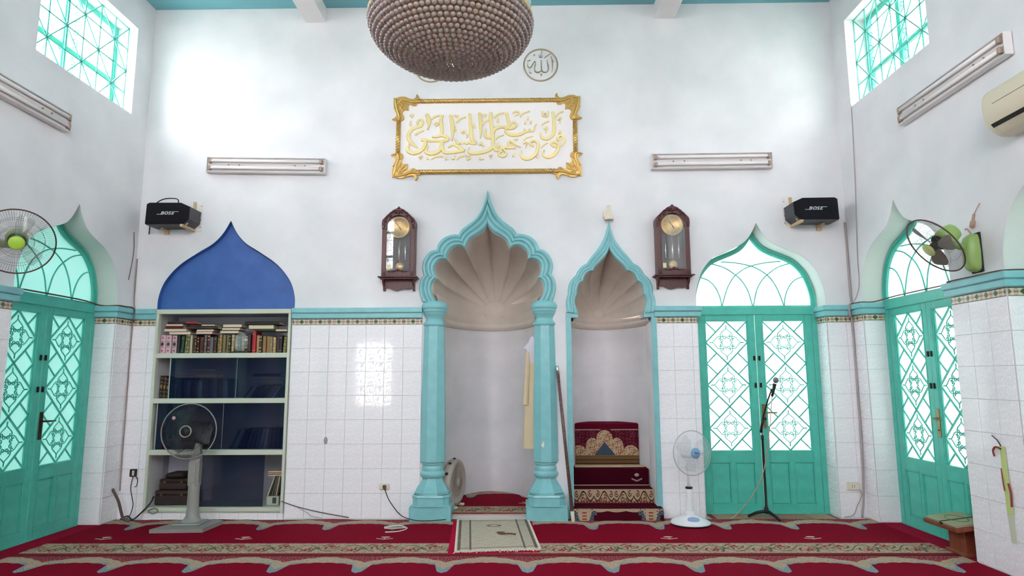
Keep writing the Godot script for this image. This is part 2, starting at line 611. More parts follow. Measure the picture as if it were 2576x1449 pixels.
const CORNICE := [Vector2(0.0, 2.196), Vector2(0.046, 2.196), Vector2(0.05, 2.19), Vector2(0.05, 2.148), Vector2(0.044, 2.142), Vector2(0.032, 2.142), Vector2(0.032, 2.138), Vector2(0.038, 2.133), Vector2(0.038, 2.09), Vector2(0.03, 2.081), Vector2(0.0, 2.081)]

func tile_mesh(w: float, h: float) -> Mesh:
	var key := "%d_%d" % [roundi(w * 1000), roundi(h * 1000)]
	if not tilemeshes.has(key):
		var s := mb()
		cbox(s, Vector3.ZERO, Vector3(w - 0.0026, h - 0.0026, 0.008), 0.0012)
		tilemeshes[key] = done(s)
	return tilemeshes[key]

# tile the wall from plan point a to b; columns of 0.2 m counted from a (or from b)
func tile_run(parent: Node3D, a: Vector2, b: Vector2, from_b := false, y0 := 0.015, rows := 8) -> void:
	var L := a.distance_to(b)
	var d := (b - a) / L
	var n := Vector2(-d.y, d.x)            # looks into the hall
	var turn := atan2(n.x, n.y)
	var g := mb()
	var mid := (a + b) / 2.0
	box(g, Vector3(mid.x + n.x * 0.001, y0 + rows * 0.125 + 0.033, mid.y + n.y * 0.001), Vector3(L, rows * 0.25 + 0.066, 0.006), Basis(Vector3.UP, turn))
	part(parent, "grout", g, M.grout)
	var cols := []
	var x := 0.0
	while x < L - 0.001:
		var w := minf(0.2, L - x)
		if L - x - w < 0.04: w = L - x
		cols.append([x, w])
		x += w
	for cw in cols:
		var u: float = cw[0] + cw[1] / 2.0
		if from_b: u = L - u
		var p := a + d * u + n * 0.006
		for r in rows + 1:
			var h := 0.25 if r < rows else 0.065
			var o := inst(parent, "tile" if r < rows else "border_tile", tile_mesh(cw[1], h), M.tile if r < rows else M.border_tile)
			o.position = Vector3(p.x, y0 + r * 0.25 + h / 2.0, p.y)
			o.rotation.y = turn

func trims() -> void:
	var runs := [
		["left", [Vector2(XL - RV, 0.28), Vector2(XL, 0.28), Vector2(XL, 0), Vector2(-3.93, 0)]],
		["left", [Vector2(XL - RV, 2.26), Vector2(XL, 2.26), Vector2(XL, 1.66), Vector2(XL - RV, 1.66)]],
		["back", [Vector2(-2.455, 0), Vector2(MX - 0.7, 0)]],
		["back", [Vector2(PX + 0.46, 0), Vector2(DX - 0.69, 0), Vector2(DX - 0.69, -RV)]],
		["right", [Vector2(DX + 0.69, -RV), Vector2(DX + 0.69, 0), Vector2(XR, 0), Vector2(XR, 0.215), Vector2(XR + RV, 0.215)]],
		["right", [Vector2(XR + RV, 1.595), Vector2(XR, 1.595), Vector2(XR, 2.195), Vector2(XR + RV, 2.195)]],
	]
	var n := 0
	for r in runs:
		n += 1
		var t := setting("trim_%d" % n, "pale turquoise stepped cornice above the tiled dado")
		var s := mb()
		sweep_plan(s, r[1], CORNICE, -1.0)
		part(t, "cornice", s, M.aqua)
		for i in r[1].size() - 1:
			var a: Vector2 = r[1][i]; var b: Vector2 = r[1][i + 1]
			var w: Node3D = walls[r[0]]
			if absf(a.y) < 0.01 and absf(b.y) < 0.01: w = walls.back
			tile_run(w, a, b, n == 3)
	# the piers behind the viewer are dressed plainly
	for k in range(1, 4):
		for sd in 2:
			var s := mb()
			var xw := XL if sd == 0 else XR
			var zc := (0.97 if sd == 0 else 0.905) + PITCH * (k + 0.5)
			if k == 3: zc += 0.05
			var sg := 1.0 if sd == 0 else -1.0
			box2(s, Vector3(xw, 0, zc - 0.3), Vector3(xw + sg * 0.01, 2.08, minf(zc + 0.3, ZR)))
			part(walls.left if sd == 0 else walls.right, "dado", s, M.tile)
			s = mb()
			box2(s, Vector3(xw, 2.081, zc - 0.3), Vector3(xw + sg * 0.05, 2.196, minf(zc + 0.3, ZR)))
			part(walls.left if sd == 0 else walls.right, "cornice", s, M.aqua)
	# tiled plinth under the bookcase
	var s := mb()
	box2(s, Vector3(BX - 0.74, 0, -0.1), Vector3(BX + 0.74, 0.068, -0.002))
	part(walls.back, "plinth", s, M.grout)
	for k in 8:
		var w := 0.2 if k < 7 else 0.06
		var o := inst(walls.back, "tile", tile_mesh(w, 0.07), M.tile)
		o.position = Vector3(BX - 0.74 + 0.2 * k + w / 2, 0.035, 0.002)

# ---------------------------------------------------------------- doors and windows
func mirror2(a: Array) -> Array:
	return a.map(func(p): return Vector2(-p.x, p.y))

# outline moved inwards by d
func inset(a: Array, d: float) -> Array:
	var out := []
	for i in a.size():
		var p: Vector2 = a[maxi(i - 1, 0)]
		var q: Vector2 = a[mini(i + 1, a.size() - 1)]
		var t := (q - p).normalized()
		var n := Vector2(-t.y, t.x)
		if i == a.size() - 1:
			out.append(Vector2(0, a[i].y - d * 2.1))
		else:
			var r: Vector2 = a[i] + n * d
			out.append(Vector2(maxf(r.x, 0.002), r.y))
	return out

func bar3(s: SurfaceTool, a: Vector2, b: Vector2, z: float, r: float) -> void:
	var d := (b - a)
	var ang := atan2(d.y, d.x)
	box(s, v3((a + b) / 2.0, z), Vector3(d.length() + r, r * 2.0, r * 1.4), Basis(Vector3.BACK, ang))

# scrolled motif inside a lozenge of half diagonals rx, ry
func scroll_motif(c: Vector2, rx: float, ry: float) -> Mesh:
	var s := mb(true)
	for q in 4:
		for sg in [-1.0, 1.0]:
			var pts := [Vector2(0, 0.97), Vector2(0, 0.80), Vector2(sg * 0.10, 0.68), Vector2(sg * 0.26, 0.55), Vector2(sg * 0.335, 0.43), Vector2(sg * 0.30, 0.33), Vector2(sg * 0.22, 0.34), Vector2(sg * 0.205, 0.42), Vector2(sg * 0.265, 0.43)]
			var inner := [Vector2(sg * 0.015, 0.33), Vector2(sg * 0.05, 0.24), Vector2(sg * 0.13, 0.21), Vector2(sg * 0.19, 0.27), Vector2(sg * 0.16, 0.345), Vector2(sg * 0.095, 0.335), Vector2(sg * 0.105, 0.28)]
			for run in [pts, inner]:
				var p3 := []
				for p in spline(run, 3):
					var r: Vector2 = p.rotated(q * PI / 2)
					p3.append(Vector3(c.x + r.x * rx, c.y + r.y * ry, 0))
				tube(s, p3, 0.0052, 5, false, false)
	return done(s)

var motif_mesh: Mesh
var grille_mesh: Mesh
var leaf_mesh: Mesh
var panel_mesh: Mesh
var pane_mesh: Mesh

func leaf_parts() -> void:
	# leaf: x -0.31..0.31, y 0..2.1; glass opening x -0.228..0.228, y 0.64..2.025
	var s := mb()
	for x in [-0.269, 0.269]: cbox(s, Vector3(x, 1.05, 0), Vector3(0.082, 2.1, 0.042), 0.004)
	for r in [[2.0625, 0.075], [0.575, 0.13], [0.045, 0.09]]:
		box(s, Vector3(0, r[0], 0), Vector3(0.456, r[1], 0.0418))
	box(s, Vector3(0, 0.3, 0), Vector3(0.07, 0.42, 0.0418))
	# beads round the glass and the panels
	for r in [[-0.228, 0.228, 0.64, 2.025], [-0.228, -0.035, 0.09, 0.51], [0.035, 0.228, 0.09, 0.51]]:
		for x in [r[0] - 0.012, r[1] + 0.012]: box(s, Vector3(x, (r[2] + r[3]) / 2, 0), Vector3(0.007, r[3] - r[2] + 0.031, 0.05))
		for y in [r[2] - 0.012, r[3] + 0.012]: box(s, Vector3((r[0] + r[1]) / 2, y, 0), Vector3(r[1] - r[0] + 0.031, 0.007, 0.05))
	leaf_mesh = done(s)
	s = mb()
	cbox(s, Vector3.ZERO, Vector3(0.197, 0.424, 0.022), 0.008)
	panel_mesh = done(s)
	s = mb()
	box(s, Vector3.ZERO, Vector3(0.458, 1.387, 0.004))
	pane_mesh = done(s)
	# lattice: three lozenges, one above another, with struts to the edges
	s = mb()
	var w := 0.228
	var h := 1.385 / 6.0
	for k in 3:
		var cy := 0.64 + h * (2 * k + 1)
		for sx in [-1.0, 1.0]:
			for sy in [-1.0, 1.0]:
				bar3(s, Vector2(0, cy + sy * h), Vector2(sx * w, cy), 0, 0.0075)
				bar3(s, Vector2(sx * w, cy + sy * h), Vector2(sx * w / 2, cy + sy * h / 2), 0, 0.0065)
	for x in [-w + 0.004, w - 0.004]: box(s, Vector3(x, 0.64 + 3 * h, 0), Vector3(0.008, 6 * h, 0.01))
	grille_mesh = done(s)
	motif_mesh = scroll_motif(Vector2.ZERO, w * 0.86, h * 0.86)

func lever(parent: Node, m: Material, sg: float) -> void:
	var s := mb()
	cbox(s, Vector3(0, 0, 0), Vector3(0.042, 0.25, 0.008), 0.003)
	sm(s, true)
	tube(s, [Vector3(0, 0.04, 0), Vector3(0, 0.04, 0.045), Vector3(sg * 0.015, 0.04, 0.055), Vector3(sg * 0.12, 0.038, 0.052)], [0.009, 0.009, 0.009, 0.007], 8)
	tube(s, [Vector3(0, -0.06, 0), Vector3(0, -0.06, 0.012)], 0.008, 8)
	var o := part(parent, "handle", s, m, "lever handle on a long plate")
	o.position = Vector3(-0.268 * sg, 1.0, 0.026)

func door_unit(called: String, label: String, xf: Transform3D, pane: Material, metal: Material, full := true) -> Node3D:
	var d := setting(called, label)
	d.transform = xf
	var arch := ogee().slice(1)
	# painted reveal of the arch
	var s := mb(true)
	var ring_f := PackedVector3Array(); var ring_b := PackedVector3Array()
	var whole := arch.duplicate()
	var left := mirror2(arch); left.reverse()
	whole += left.slice(1)
	for p in whole:
		var q: Vector2 = p
		var k := 0.9975
		ring_f.append(Vector3(q.x * k, CORN + (q.y - CORN) * k, -0.0005)); ring_b.append(Vector3(q.x * k, CORN + (q.y - CORN) * k, -WT))
	skin(s, [ring_f, ring_b], false)
	part(d, "reveal", s, M.mint, "pale mint painted arch reveal")
	# arched frame
	s = mb()
	var a0 := inset(arch, 0.006)
	var a1 := inset(arch, 0.028)
	var a2 := inset(arch, 0.06)
	var rings := [[], [], [], [], [], []]
	var zz := [-0.262, -0.205, -0.205, -0.218, -0.218, -0.262]
	for i in 6:
		var a: Array = [a0, a0, a1, a1, a2, a2][i]
		var r := PackedVector3Array()
		for p in a: r.append(v3(p, zz[i]))
		var l := mirror2(a); l.reverse()
		for p in l.slice(1): r.append(v3(p, zz[i]))
		rings[i] = r
	skin(s, rings, false, true)
	for x in [-0.655, 0.655]: cbox(s, Vector3(x, 1.1, -0.235), Vector3(0.062, 2.2, 0.055), 0.004)
	cbox(s, Vector3(0, 2.165, -0.23), Vector3(1.30, 0.09, 0.065), 0.005)
	box(s, Vector3(0, 2.215, -0.232), Vector3(1.27, 0.016, 0.04))
	part(d, "frame", s, M.teal)
	s = mb()
	box2(s, Vector3(-0.69, -0.02, -0.275), Vector3(0.69, 0.026, -0.205))
	part(d, "threshold", s, M.teal)
	# transom
	var g := PackedVector2Array()
	for p in inset(arch, 0.05): g.append(p)
	var gl := mirror2(inset(arch, 0.05)); gl.reverse()
	for p in gl.slice(1): g.append(p)
	s = mb()
	prism(s, g, -0.244, -0.240, Transform3D.IDENTITY)
	part(d, "transom_pane", s, pane)
	s = mb(true)
	var arcs := [
		[Vector2(-0.345, 2.2), Vector2(-0.293, 2.37), Vector2(-0.242, 2.48), Vector2(-0.174, 2.567), Vector2(-0.038, 2.654), Vector2(0.131, 2.70), Vector2(0.293, 2.717), Vector2(0.33, 2.718)],
		[Vector2(0, 2.2), Vector2(-0.047, 2.387), Vector2(-0.106, 2.497), Vector2(-0.174, 2.567), Vector2(-0.293, 2.65), Vector2(-0.42, 2.692), Vector2(-0.45, 2.7)],
		[Vector2(-0.345, 2.2), Vector2(-0.355, 2.3), Vector2(-0.40, 2.42), Vector2(-0.48, 2.51), Vector2(-0.60, 2.552)]]
	for sg in [-1.0, 1.0]:
		for a in arcs:
			var p3 := []
			for p in spline(a, 4): p3.append(Vector3(p.x * sg, p.y, -0.232))
			tube(s, p3, 0.0072, 6, false, false)
	part(d, "transom_bars", s, M.teal, "interlaced curved transom bars")
	for sg in [-1.0, 1.0]:
		var leaf := inst(d, "leaf", leaf_mesh, M.teal)
		leaf.position = Vector3(sg * 0.3125, 0.025, -0.235 + (0.004 if sg > 0 else 0.0))
		var o: MeshInstance3D
		for x in [-0.1315, 0.1315]:
			o = inst(leaf, "panel", panel_mesh, M.teal)
			o.position = Vector3(x, 0.3, 0)
		o = inst(leaf, "pane", pane_mesh, pane)
		o.position = Vector3(0, 1.3325, -0.012)
		if full:
			inst(leaf, "lattice", grille_mesh, M.teal).position = Vector3(0, 0, 0.004)
			for k in 3:
				o = inst(leaf, "scrollwork", motif_mesh, M.teal)
				o.position = Vector3(0, 0.64 + 1.385 / 6.0 * (2 * k + 1), 0.004)
			if sg > 0: lever(leaf, metal, 1.0)
			s = mb()
			for y in [1.33, 1.62]:
				cbox(s, Vector3(-0.285 * sg, y, 0.027), Vector3(0.022, 0.05, 0.014), 0.003)
			part(leaf, "bolt", s, M.dark_metal)
	return d

var window_meshes := []

func window_unit(called: String, label: String, xf: Transform3D, w: float) -> void:
	var d := setting(called, label)
	d.transform = xf
	var h := 0.99
	var s := mb()
	for x in [-w / 2 + 0.03, -0.08, w / 2 - 0.03]: cbox(s, Vector3(x, h / 2, -0.24), Vector3(0.062, h, 0.05), 0.004)
	for y in [0.03, 0.36, h - 0.03]: cbox(s, Vector3(0, y, -0.24), Vector3(w, 0.062, 0.046), 0.004)
	part(d, "frame", s, M.teal)
	s = mb()
	var nx := 6
	var ny := 4
	var st := w / nx
	var sy := h / ny
	for i in nx + 1: bar3(s, Vector2(-w / 2 + i * st, 0), Vector2(-w / 2 + i * st, h), -0.1, 0.0065)
	for j in ny + 1: bar3(s, Vector2(-w / 2, j * sy), Vector2(w / 2, j * sy), -0.1, 0.0065)
	for i in nx:
		for j in ny:
			var a := Vector2(-w / 2 + i * st, j * sy)
			if (i + j) % 2 == 0: bar3(s, a, a + Vector2(st, sy), -0.1, 0.006)
			else: bar3(s, a + Vector2(0, sy), a + Vector2(st, 0), -0.1, 0.006)
	part(d, "grille", s, M.teal, "welded bars in a triangular lattice")
	s = mb(true)
	for x in [-w / 2 + 0.1, 0.0]:
		for y in [0.17, 0.52, 0.8]:
			for sg in [-1.0, 1.0]:
				var p3 := []
				for p in spline([Vector2(0, 0.13), Vector2(0.05, 0.09), Vector2(0.055, 0.04), Vector2(0.02, 0.02), Vector2(0.005, 0.05), Vector2(0.03, 0.065)], 3): p3.append(Vector3(x + p.x, y + p.y * sg, -0.2))
				tube(s, p3, 0.005, 5, false, false)
	part(d, "scrollwork", s, M.teal)
	s = mb()
	box(s, Vector3(0, h / 2, -0.25), Vector3(w, h, 0.004))
	part(d, "pane", s, M.pane_clear)

func openings() -> void:
	mat("dark_metal", c8(52, 46, 40), 0.4, 0.8)
	mat("brass", c8(150, 128, 88), 0.35, 0.9)
	mat("bronze", c8(84, 66, 50), 0.4, 0.8)
	leaf_parts()
	door_unit("door_1", "turquoise double door in the niche wall with glaring white lattice panes", Transform3D(Basis.IDENTITY, Vector3(DX, 0, 0)), M.pane_frost, M.brass)
	var n := 1
	for k in 4:
		n += 1
		door_unit("door_%d" % n, "turquoise double door with aqua ribbed panes in the left wall" if k == 0 else "turquoise double door further back in the left wall", wall_xf.left * Transform3D(Basis.IDENTITY, Vector3(-(0.97 + PITCH * k), 0, 0)), M.pane_aqua, M.bronze, k < 1)
		n += 1
		door_unit("door_%d" % n, "turquoise double door with white lattice panes in the right wall" if k == 0 else "turquoise double door further back in the right wall", wall_xf.right * Transform3D(Basis.IDENTITY, Vector3(0.905 + PITCH * k, 0, 0)), M.pane_frost, M.brass, k < 2)
	n = 0
	for k in 4:
		n += 1
		window_unit("window_%d" % n, "high barred window in the left wall" if k == 0 else "high barred window further back in the left wall", wall_xf.left * Transform3D(Basis.IDENTITY, Vector3(-(0.97 + PITCH * k) - 0.0225, 4.29, 0)), 1.385)
		n += 1
		window_unit("window_%d" % n, "high barred window in the right wall" if k == 0 else "high barred window further back in the right wall", wall_xf.right * Transform3D(Basis.IDENTITY, Vector3(0.905 + PITCH * k + 0.06, 4.29, 0)), 1.33)
	for x in [-3.555, 2.9]:
		n += 1
		window_unit("window_%d" % n, "high barred window in the rear wall", Transform3D(Basis(Vector3.UP, PI), Vector3(x, 4.05, ZR)), 0.99)
	n += 1
	var d := setting("window_%d" % n, "tall clear window in the rear wall")
	d.position = Vector3(-3.555, 0.73, ZR)
	var s := mb()
	for xx in [-0.46, 0.46]: cbox(s, Vector3(xx, 0.82, 0.2), Vector3(0.06, 1.64, 0.05), 0.004)
	for y in [0.03, 1.61]: cbox(s, Vector3(0, y, 0.2), Vector3(0.98, 0.06, 0.046), 0.004)
	part(d, "frame", s, M.teal)
	s = mb()
	box(s, Vector3(0, 0.82, 0.2), Vector3(0.92, 1.6, 0.004))
	part(d, "pane", s, M.pane_clear)
	n += 1
	d = setting("window_%d" % n, "wide high window in the middle of the rear wall")
	d.position = Vector3(-0.35, 3.7, ZR)
	s = mb()
	for xx in [-1.37, -0.46, 0.46, 1.37]: cbox(s, Vector3(xx, 0.85, 0.2), Vector3(0.06, 1.7, 0.05), 0.004)
	for y in [0.03, 0.85, 1.67]: cbox(s, Vector3(0, y, 0.2), Vector3(2.8, 0.06, 0.046), 0.004)
	part(d, "frame", s, M.teal)
	s = mb()
	box(s, Vector3(0, 0.85, 0.2), Vector3(2.78, 1.66, 0.004))
	part(d, "pane", s, M.pane_clear)

# ---------------------------------------------------------------- niches
func both_sides(half: Array) -> Array:
	var l := mirror2(half)
	l.reverse()
	return half + l.slice(1)

# raised moulding between an outer and an inner outline
func arch_moulding(s: SurfaceTool, cx: float, outer: Array, inner: Array, prof: Array) -> void:
	var rings := []
	var o := both_sides(outer); var i := both_sides(inner)
	for pr in prof:
		var r := PackedVector3Array()
		for k in o.size():
			var p: Vector2 = o[k].lerp(i[k], pr.x)
			r.append(Vector3(cx + p.x, p.y, pr.y))
		rings.append(r)
	skin(s, rings, false)

# fluted shell from the arch outline to a hub deep in the niche
func shell_vault(s: SurfaceTool, cx: float, inner: Array, hub: Vector2, depth: float) -> void:
	var full := both_sides(inner)
	var rings := []
	for t in 15:
		var a := deg_to_rad(5.9 * t)
		var r := PackedVector3Array()
		for p in full:
			var q: Vector2 = hub + (p - hub) * cos(a)
			r.append(Vector3(cx + q.x, q.y, -0.02 - depth * sin(a)))
		rings.append(r)
	skin(s, rings, false)
	var c := Vector3(cx + hub.x, hub.y, -0.02 - depth)
	var last: PackedVector3Array = rings[14]
	for k in last.size() - 1: tri(s, last[k], last[k + 1], c)

func ellipse_plan(cx: float, a: float, b: float, z0: float, n := 28) -> Array:
	var out := []
	for k in n + 1:
		var an := PI - PI * k / n
		out.append(Vector2(cx + a * cos(an), z0 - b * sin(an)))
	return out

func niches() -> void:
	var m := mat("vault_paint", Color.WHITE, 0.8)
	m.albedo_texture = noise_tex(0.02, c8(212, 203, 190), c8(226, 218, 206), 128, 17)
	m.uv1_triplanar = true
	m = mat("niche_paint", Color.WHITE, 0.7)
	m.albedo_texture = noise_tex(0.015, c8(222, 224, 226), c8(238, 239, 241), 128, 19)
	m.uv1_triplanar = true
	mat("bare", c8(230, 226, 216), 0.9)
	# large niche
	var n := setting("prayer_niche", "deep fluted prayer niche under a turquoise scalloped arch", "niche")
	var s := mb(true)
	arch_moulding(s, MX, large_outer(), large_inner(), [Vector2(-0.01, 0.0), Vector2(0.0, 0.03), Vector2(0.03, 0.045), Vector2(0.14, 0.055), Vector2(0.25, 0.05), Vector2(0.29, 0.03), Vector2(0.34, 0.03), Vector2(0.4, 0.055), Vector2(0.5, 0.068), Vector2(0.6, 0.058), Vector2(0.64, 0.035), Vector2(0.68, 0.035), Vector2(0.74, 0.052), Vector2(0.86, 0.05), Vector2(0.97, 0.025), Vector2(1.0, -0.03)])
	part(n, "arch_moulding", s, M.aqua, "pale turquoise scalloped arch moulding")
	s = mb(true)
	shell_vault(s, MX, large_inner(), Vector2(0.03, 2.27), 1.25)
	part(n, "shell_vault", s, M.vault_paint, "beige fluted shell vault")
	s = mb(true)
	lathe(s, [Vector2(0.0, 0.06), Vector2(0.06, 0.055), Vector2(0.09, 0.03), Vector2(0.11, 0.03), Vector2(0.14, 0.02), Vector2(0.15, -0.05)], 24, Transform3D(Basis(Vector3.RIGHT, PI / 2), Vector3(MX + 0.03, 2.27, -1.25)))
	part(n, "shell_hub", s, M.vault_paint)
	s = mb(true)
	var plan := ellipse_plan(MX, 0.552, 1.25, -0.02)
	sweep_plan(s, plan, [Vector2(-0.01, 2.36), Vector2(0.004, 2.31), Vector2(0.012, 2.275), Vector2(0.022, 2.25), Vector2(0.012, 2.225), Vector2(0.03, 2.215), Vector2(0.05, 2.185), Vector2(0.052, 2.15), Vector2(0.035, 2.12), Vector2(0.03, 2.10), Vector2(0.045, 2.085), Vector2(0.045, 2.065), Vector2(0.02, 2.045), Vector2(0.008, 2.03), Vector2(-0.02, 2.028)], -1.0, false)
	part(n, "ring_moulding", s, M.vault_paint, "beige moulded ring under the vault")
	s = mb(true)
	sweep_plan(s, plan, [Vector2(0, 2.3), Vector2(0, -0.02)], -1.0, false)
	part(n, "curved_wall", s, M.niche_paint)
	# columns
	var col := thing("column", "turquoise octagonal column left of the large niche", "column", Vector3(-0.928, 0, -0.03), 0, "columns of the large niche")
	s = mb()
	cbox(s, Vector3(0, 0.078, -0.03), Vector3(0.424, 0.157, 0.42), 0.006)
	part(col, "plinth", s, M.aqua)
	s = mb()
	var rings := []
	for p in [[0.2, 0.157], [0.184, 0.165], [0.184, 0.235], [0.192, 0.245], [0.186, 0.262], [0.176, 0.266]]:
		var r := PackedVector3Array()
		for q in [[-1, -1], [1, -1], [1, 1], [-1, 1]]:
			# square with the corners cut
			var hw: float = p[0]
			var cut: float = hw * 0.3
			if q[0] * q[1] > 0:
				r.append(Vector3(q[0] * hw, p[1], q[1] * (hw - cut))); r.append(Vector3(q[0] * (hw - cut), p[1], q[1] * hw))
			else:
				r.append(Vector3(q[0] * (hw - cut), p[1], q[1] * hw)); r.append(Vector3(q[0] * hw, p[1], q[1] * (hw - cut)))
		rings.append(r)
	skin(s, rings, true)
	lathe(s, [Vector2(0.19, 0.262), Vector2(0.19, 0.285), Vector2(0.178, 0.292), Vector2(0.174, 0.31), Vector2(0.152, 0.345), Vector2(0.128, 0.375), Vector2(0.112, 0.405), Vector2(0.108, 0.425)], 8, Transform3D.IDENTITY, PI / 8)
	sm(s, true)
	lathe(s, [Vector2(0.105, 0.42), Vector2(0.122, 0.43), Vector2(0.131, 0.45), Vector2(0.131, 0.468), Vector2(0.124, 0.484), Vector2(0.112, 0.49), Vector2(0.116, 0.5), Vector2(0.116, 0.53), Vector2(0.108, 0.54), Vector2(0.108, 0.552), Vector2(0.117, 0.556), Vector2(0.117, 0.572)], 32)
	part(col, "base", s, M.aqua)
	s = mb()
	lathe(s, [Vector2(0.128, 0.575), Vector2(0.137, 0.585), Vector2(0.137, 0.62), Vector2(0.132, 1.2), Vector2(0.113, 1.96), Vector2(0.111, 2.0)], 8, Transform3D.IDENTITY, PI / 8)
	part(col, "shaft", s, M.aqua)
	s = mb(true)
	lathe(s, [Vector2(0.1, 1.99), Vector2(0.116, 2.0), Vector2(0.122, 2.012), Vector2(0.12, 2.026), Vector2(0.104, 2.04), Vector2(0.096, 2.06), Vector2(0.094, 2.08), Vector2(0.104, 2.092), Vector2(0.106, 2.105), Vector2(0.112, 2.11), Vector2(0.122, 2.13), Vector2(0.124, 2.146), Vector2(0.13, 2.15), Vector2(0.131, 2.165), Vector2(0.128, 2.172), Vector2(0.138, 2.178), Vector2(0.141, 2.2), Vector2(0.138, 2.225), Vector2(0.125, 2.245), Vector2(0.1, 2.262), Vector2(0.0, 2.266)], 32)
	part(col, "capital", s, M.aqua)
	var col2 := col.duplicate()
	col2.name = numbered("column")
	add_child(col2)
	col2.position.x = 0.2545
	col2.set_meta("label", "turquoise octagonal column right of the large niche with chipped paint")
	s = mb()
	prism(s, PackedVector2Array([Vector2(-0.006, -0.028), Vector2(0.012, -0.03), Vector2(0.018, -0.004), Vector2(0.012, 0.012), Vector2(0.015, 0.03), Vector2(0.006, 0.026), Vector2(-0.002, 0.01), Vector2(-0.014, 0.002), Vector2(-0.012, -0.016)]), 0, 0.002)
	var chip := part(col2, "chip", s, M.bare, "white chip in the paint")
	chip.position = Vector3(-0.035, 0.765, 0.1243)
	# raised floor of the large niche
	s = mb()
	var poly := PackedVector2Array()
	for p in ellipse_plan(MX, 0.55, 1.24, -0.02): poly.append(p)
	poly.append(Vector2(MX + 0.4, 0.02)); poly.append(Vector2(MX - 0.4, 0.02))
	prism(s, poly, -0.06, 0.0, Transform3D(Basis(Vector3.RIGHT, PI / 2), Vector3.ZERO))
	part(n, "step", s, M.concrete)
	# pulpit niche
	var n2 := setting("pulpit_niche", "narrow pulpit niche under a pointed turquoise scalloped arch", "niche")
	s = mb(true)
	arch_moulding(s, PX, small_outer(), small_inner(), [Vector2(-0.01, 0.0), Vector2(0.0, 0.025), Vector2(0.05, 0.04), Vector2(0.18, 0.052), Vector2(0.32, 0.05), Vector2(0.38, 0.032), Vector2(0.44, 0.04), Vector2(0.56, 0.055), Vector2(0.66, 0.048), Vector2(0.7, 0.032), Vector2(0.78, 0.04), Vector2(0.92, 0.035), Vector2(1.0, 0.01), Vector2(1.0, -0.03)])
	part(n2, "arch_moulding", s, M.aqua, "pale turquoise scalloped arch moulding")
	s = mb()
	for sg in [-1.0, 1.0]:
		box2(s, Vector3(PX + sg * 0.427, 0, -0.04), Vector3(PX + sg * 0.482, 2.12, 0.022))
		box2(s, Vector3(PX + sg * 0.352, 2.08, -0.04), Vector3(PX + sg * 0.482, 2.135, 0.024))
	part(n2, "jamb_band", s, M.aqua, "flat pale turquoise band")
	s = mb(true)
	shell_vault(s, PX, small_inner(), Vector2(-0.02, 2.17), 0.95)
	part(n2, "shell_vault", s, M.vault_paint, "beige fluted shell vault")
	s = mb(true)
	lathe(s, [Vector2(0.0, 0.05), Vector2(0.05, 0.045), Vector2(0.07, 0.025), Vector2(0.09, 0.02), Vector2(0.1, -0.05)], 24, Transform3D(Basis(Vector3.RIGHT, PI / 2), Vector3(PX - 0.02, 2.17, -0.95)))
	part(n2, "shell_hub", s, M.vault_paint)
	s = mb(true)
	plan = ellipse_plan(PX, 0.45, 0.97, 0.0)
	sweep_plan(s, plan, [Vector2(-0.01, 2.26), Vector2(0.004, 2.22), Vector2(0.012, 2.19), Vector2(0.05, 2.15), Vector2(0.062, 2.12), Vector2(0.05, 2.095), Vector2(0.035, 2.085), Vector2(0.05, 2.07), Vector2(0.05, 2.05), Vector2(0.02, 2.03), Vector2(0.006, 2.015), Vector2(-0.02, 2.013)], -1.0, false)
	part(n2, "ring_moulding", s, M.vault_paint, "beige moulded ring under the vault")
	s = mb(true)
	sweep_plan(s, plan, [Vector2(0, 2.25), Vector2(0, -0.02)], -1.0, false)
	part(n2, "curved_wall", s, M.niche_paint)
	pulpit()

# --- woven patterns
func scallop_px(u: float, v: float, nz: FastNoiseLite) -> Color:
	# u metres along (period 0.64, cusp at 0), v metres from the niche side
	var w := absf(fposmod(u, 0.64) - 0.32) / 0.32
	var lob := 0.014 * absf(sin(w * 9.4))
	var f1 := 0.05 + 0.15 * pow(w, 1.5) - lob
	var f2 := 0.215 + 0.10 * w * w + 0.165 * smoothstep(0.74, 0.9, w) - lob
	var fn := nz.get_noise_2d(u * 900.0, v * 900.0)
	if v < f1:
		var t := nz.get_noise_2d(u * 420.0 + 50, v * 420.0)
		return c8(146, 62, 70).lerp(c8(176, 110, 106) if t > 0.12 else c8(112, 22, 42), clampf(absf(t) * 3.0, 0, 1))
	if v < f2:
		var e := f2 - v
		var bl := 0.022 + 0.02 * smoothstep(0.3, 0.7, w)
		if w > 0.72 and v > 0.3: bl = 0.1 + 0.06 * absf(sin(w * 22.0)) * (1.0 - w) * 4.0
		if e < bl and w > 0.28 and (w > 0.66 or fn > -0.25):
			var dot := sin(u * 210.0) * sin(v * 210.0)
			return c8(54, 66, 84) if dot > 0.72 else c8(124, 146, 156).lerp(c8(150, 160, 160), 0.5 + 0.5 * fn)
		var vine := absf(sin(u * 60.0 + 3.0 * sin(v * 50.0)) * cos(v * 70.0 + 2.0 * sin(u * 40)))
		var c := c8(188, 169, 146).lerp(c8(170, 150, 128), 0.5 + 0.5 * fn)
		if vine > 0.9: c = c8(146, 112, 96)
		if e < 0.008: c = c8(176, 160, 140)
		return c
	return c8(0, 0, 0, 0)

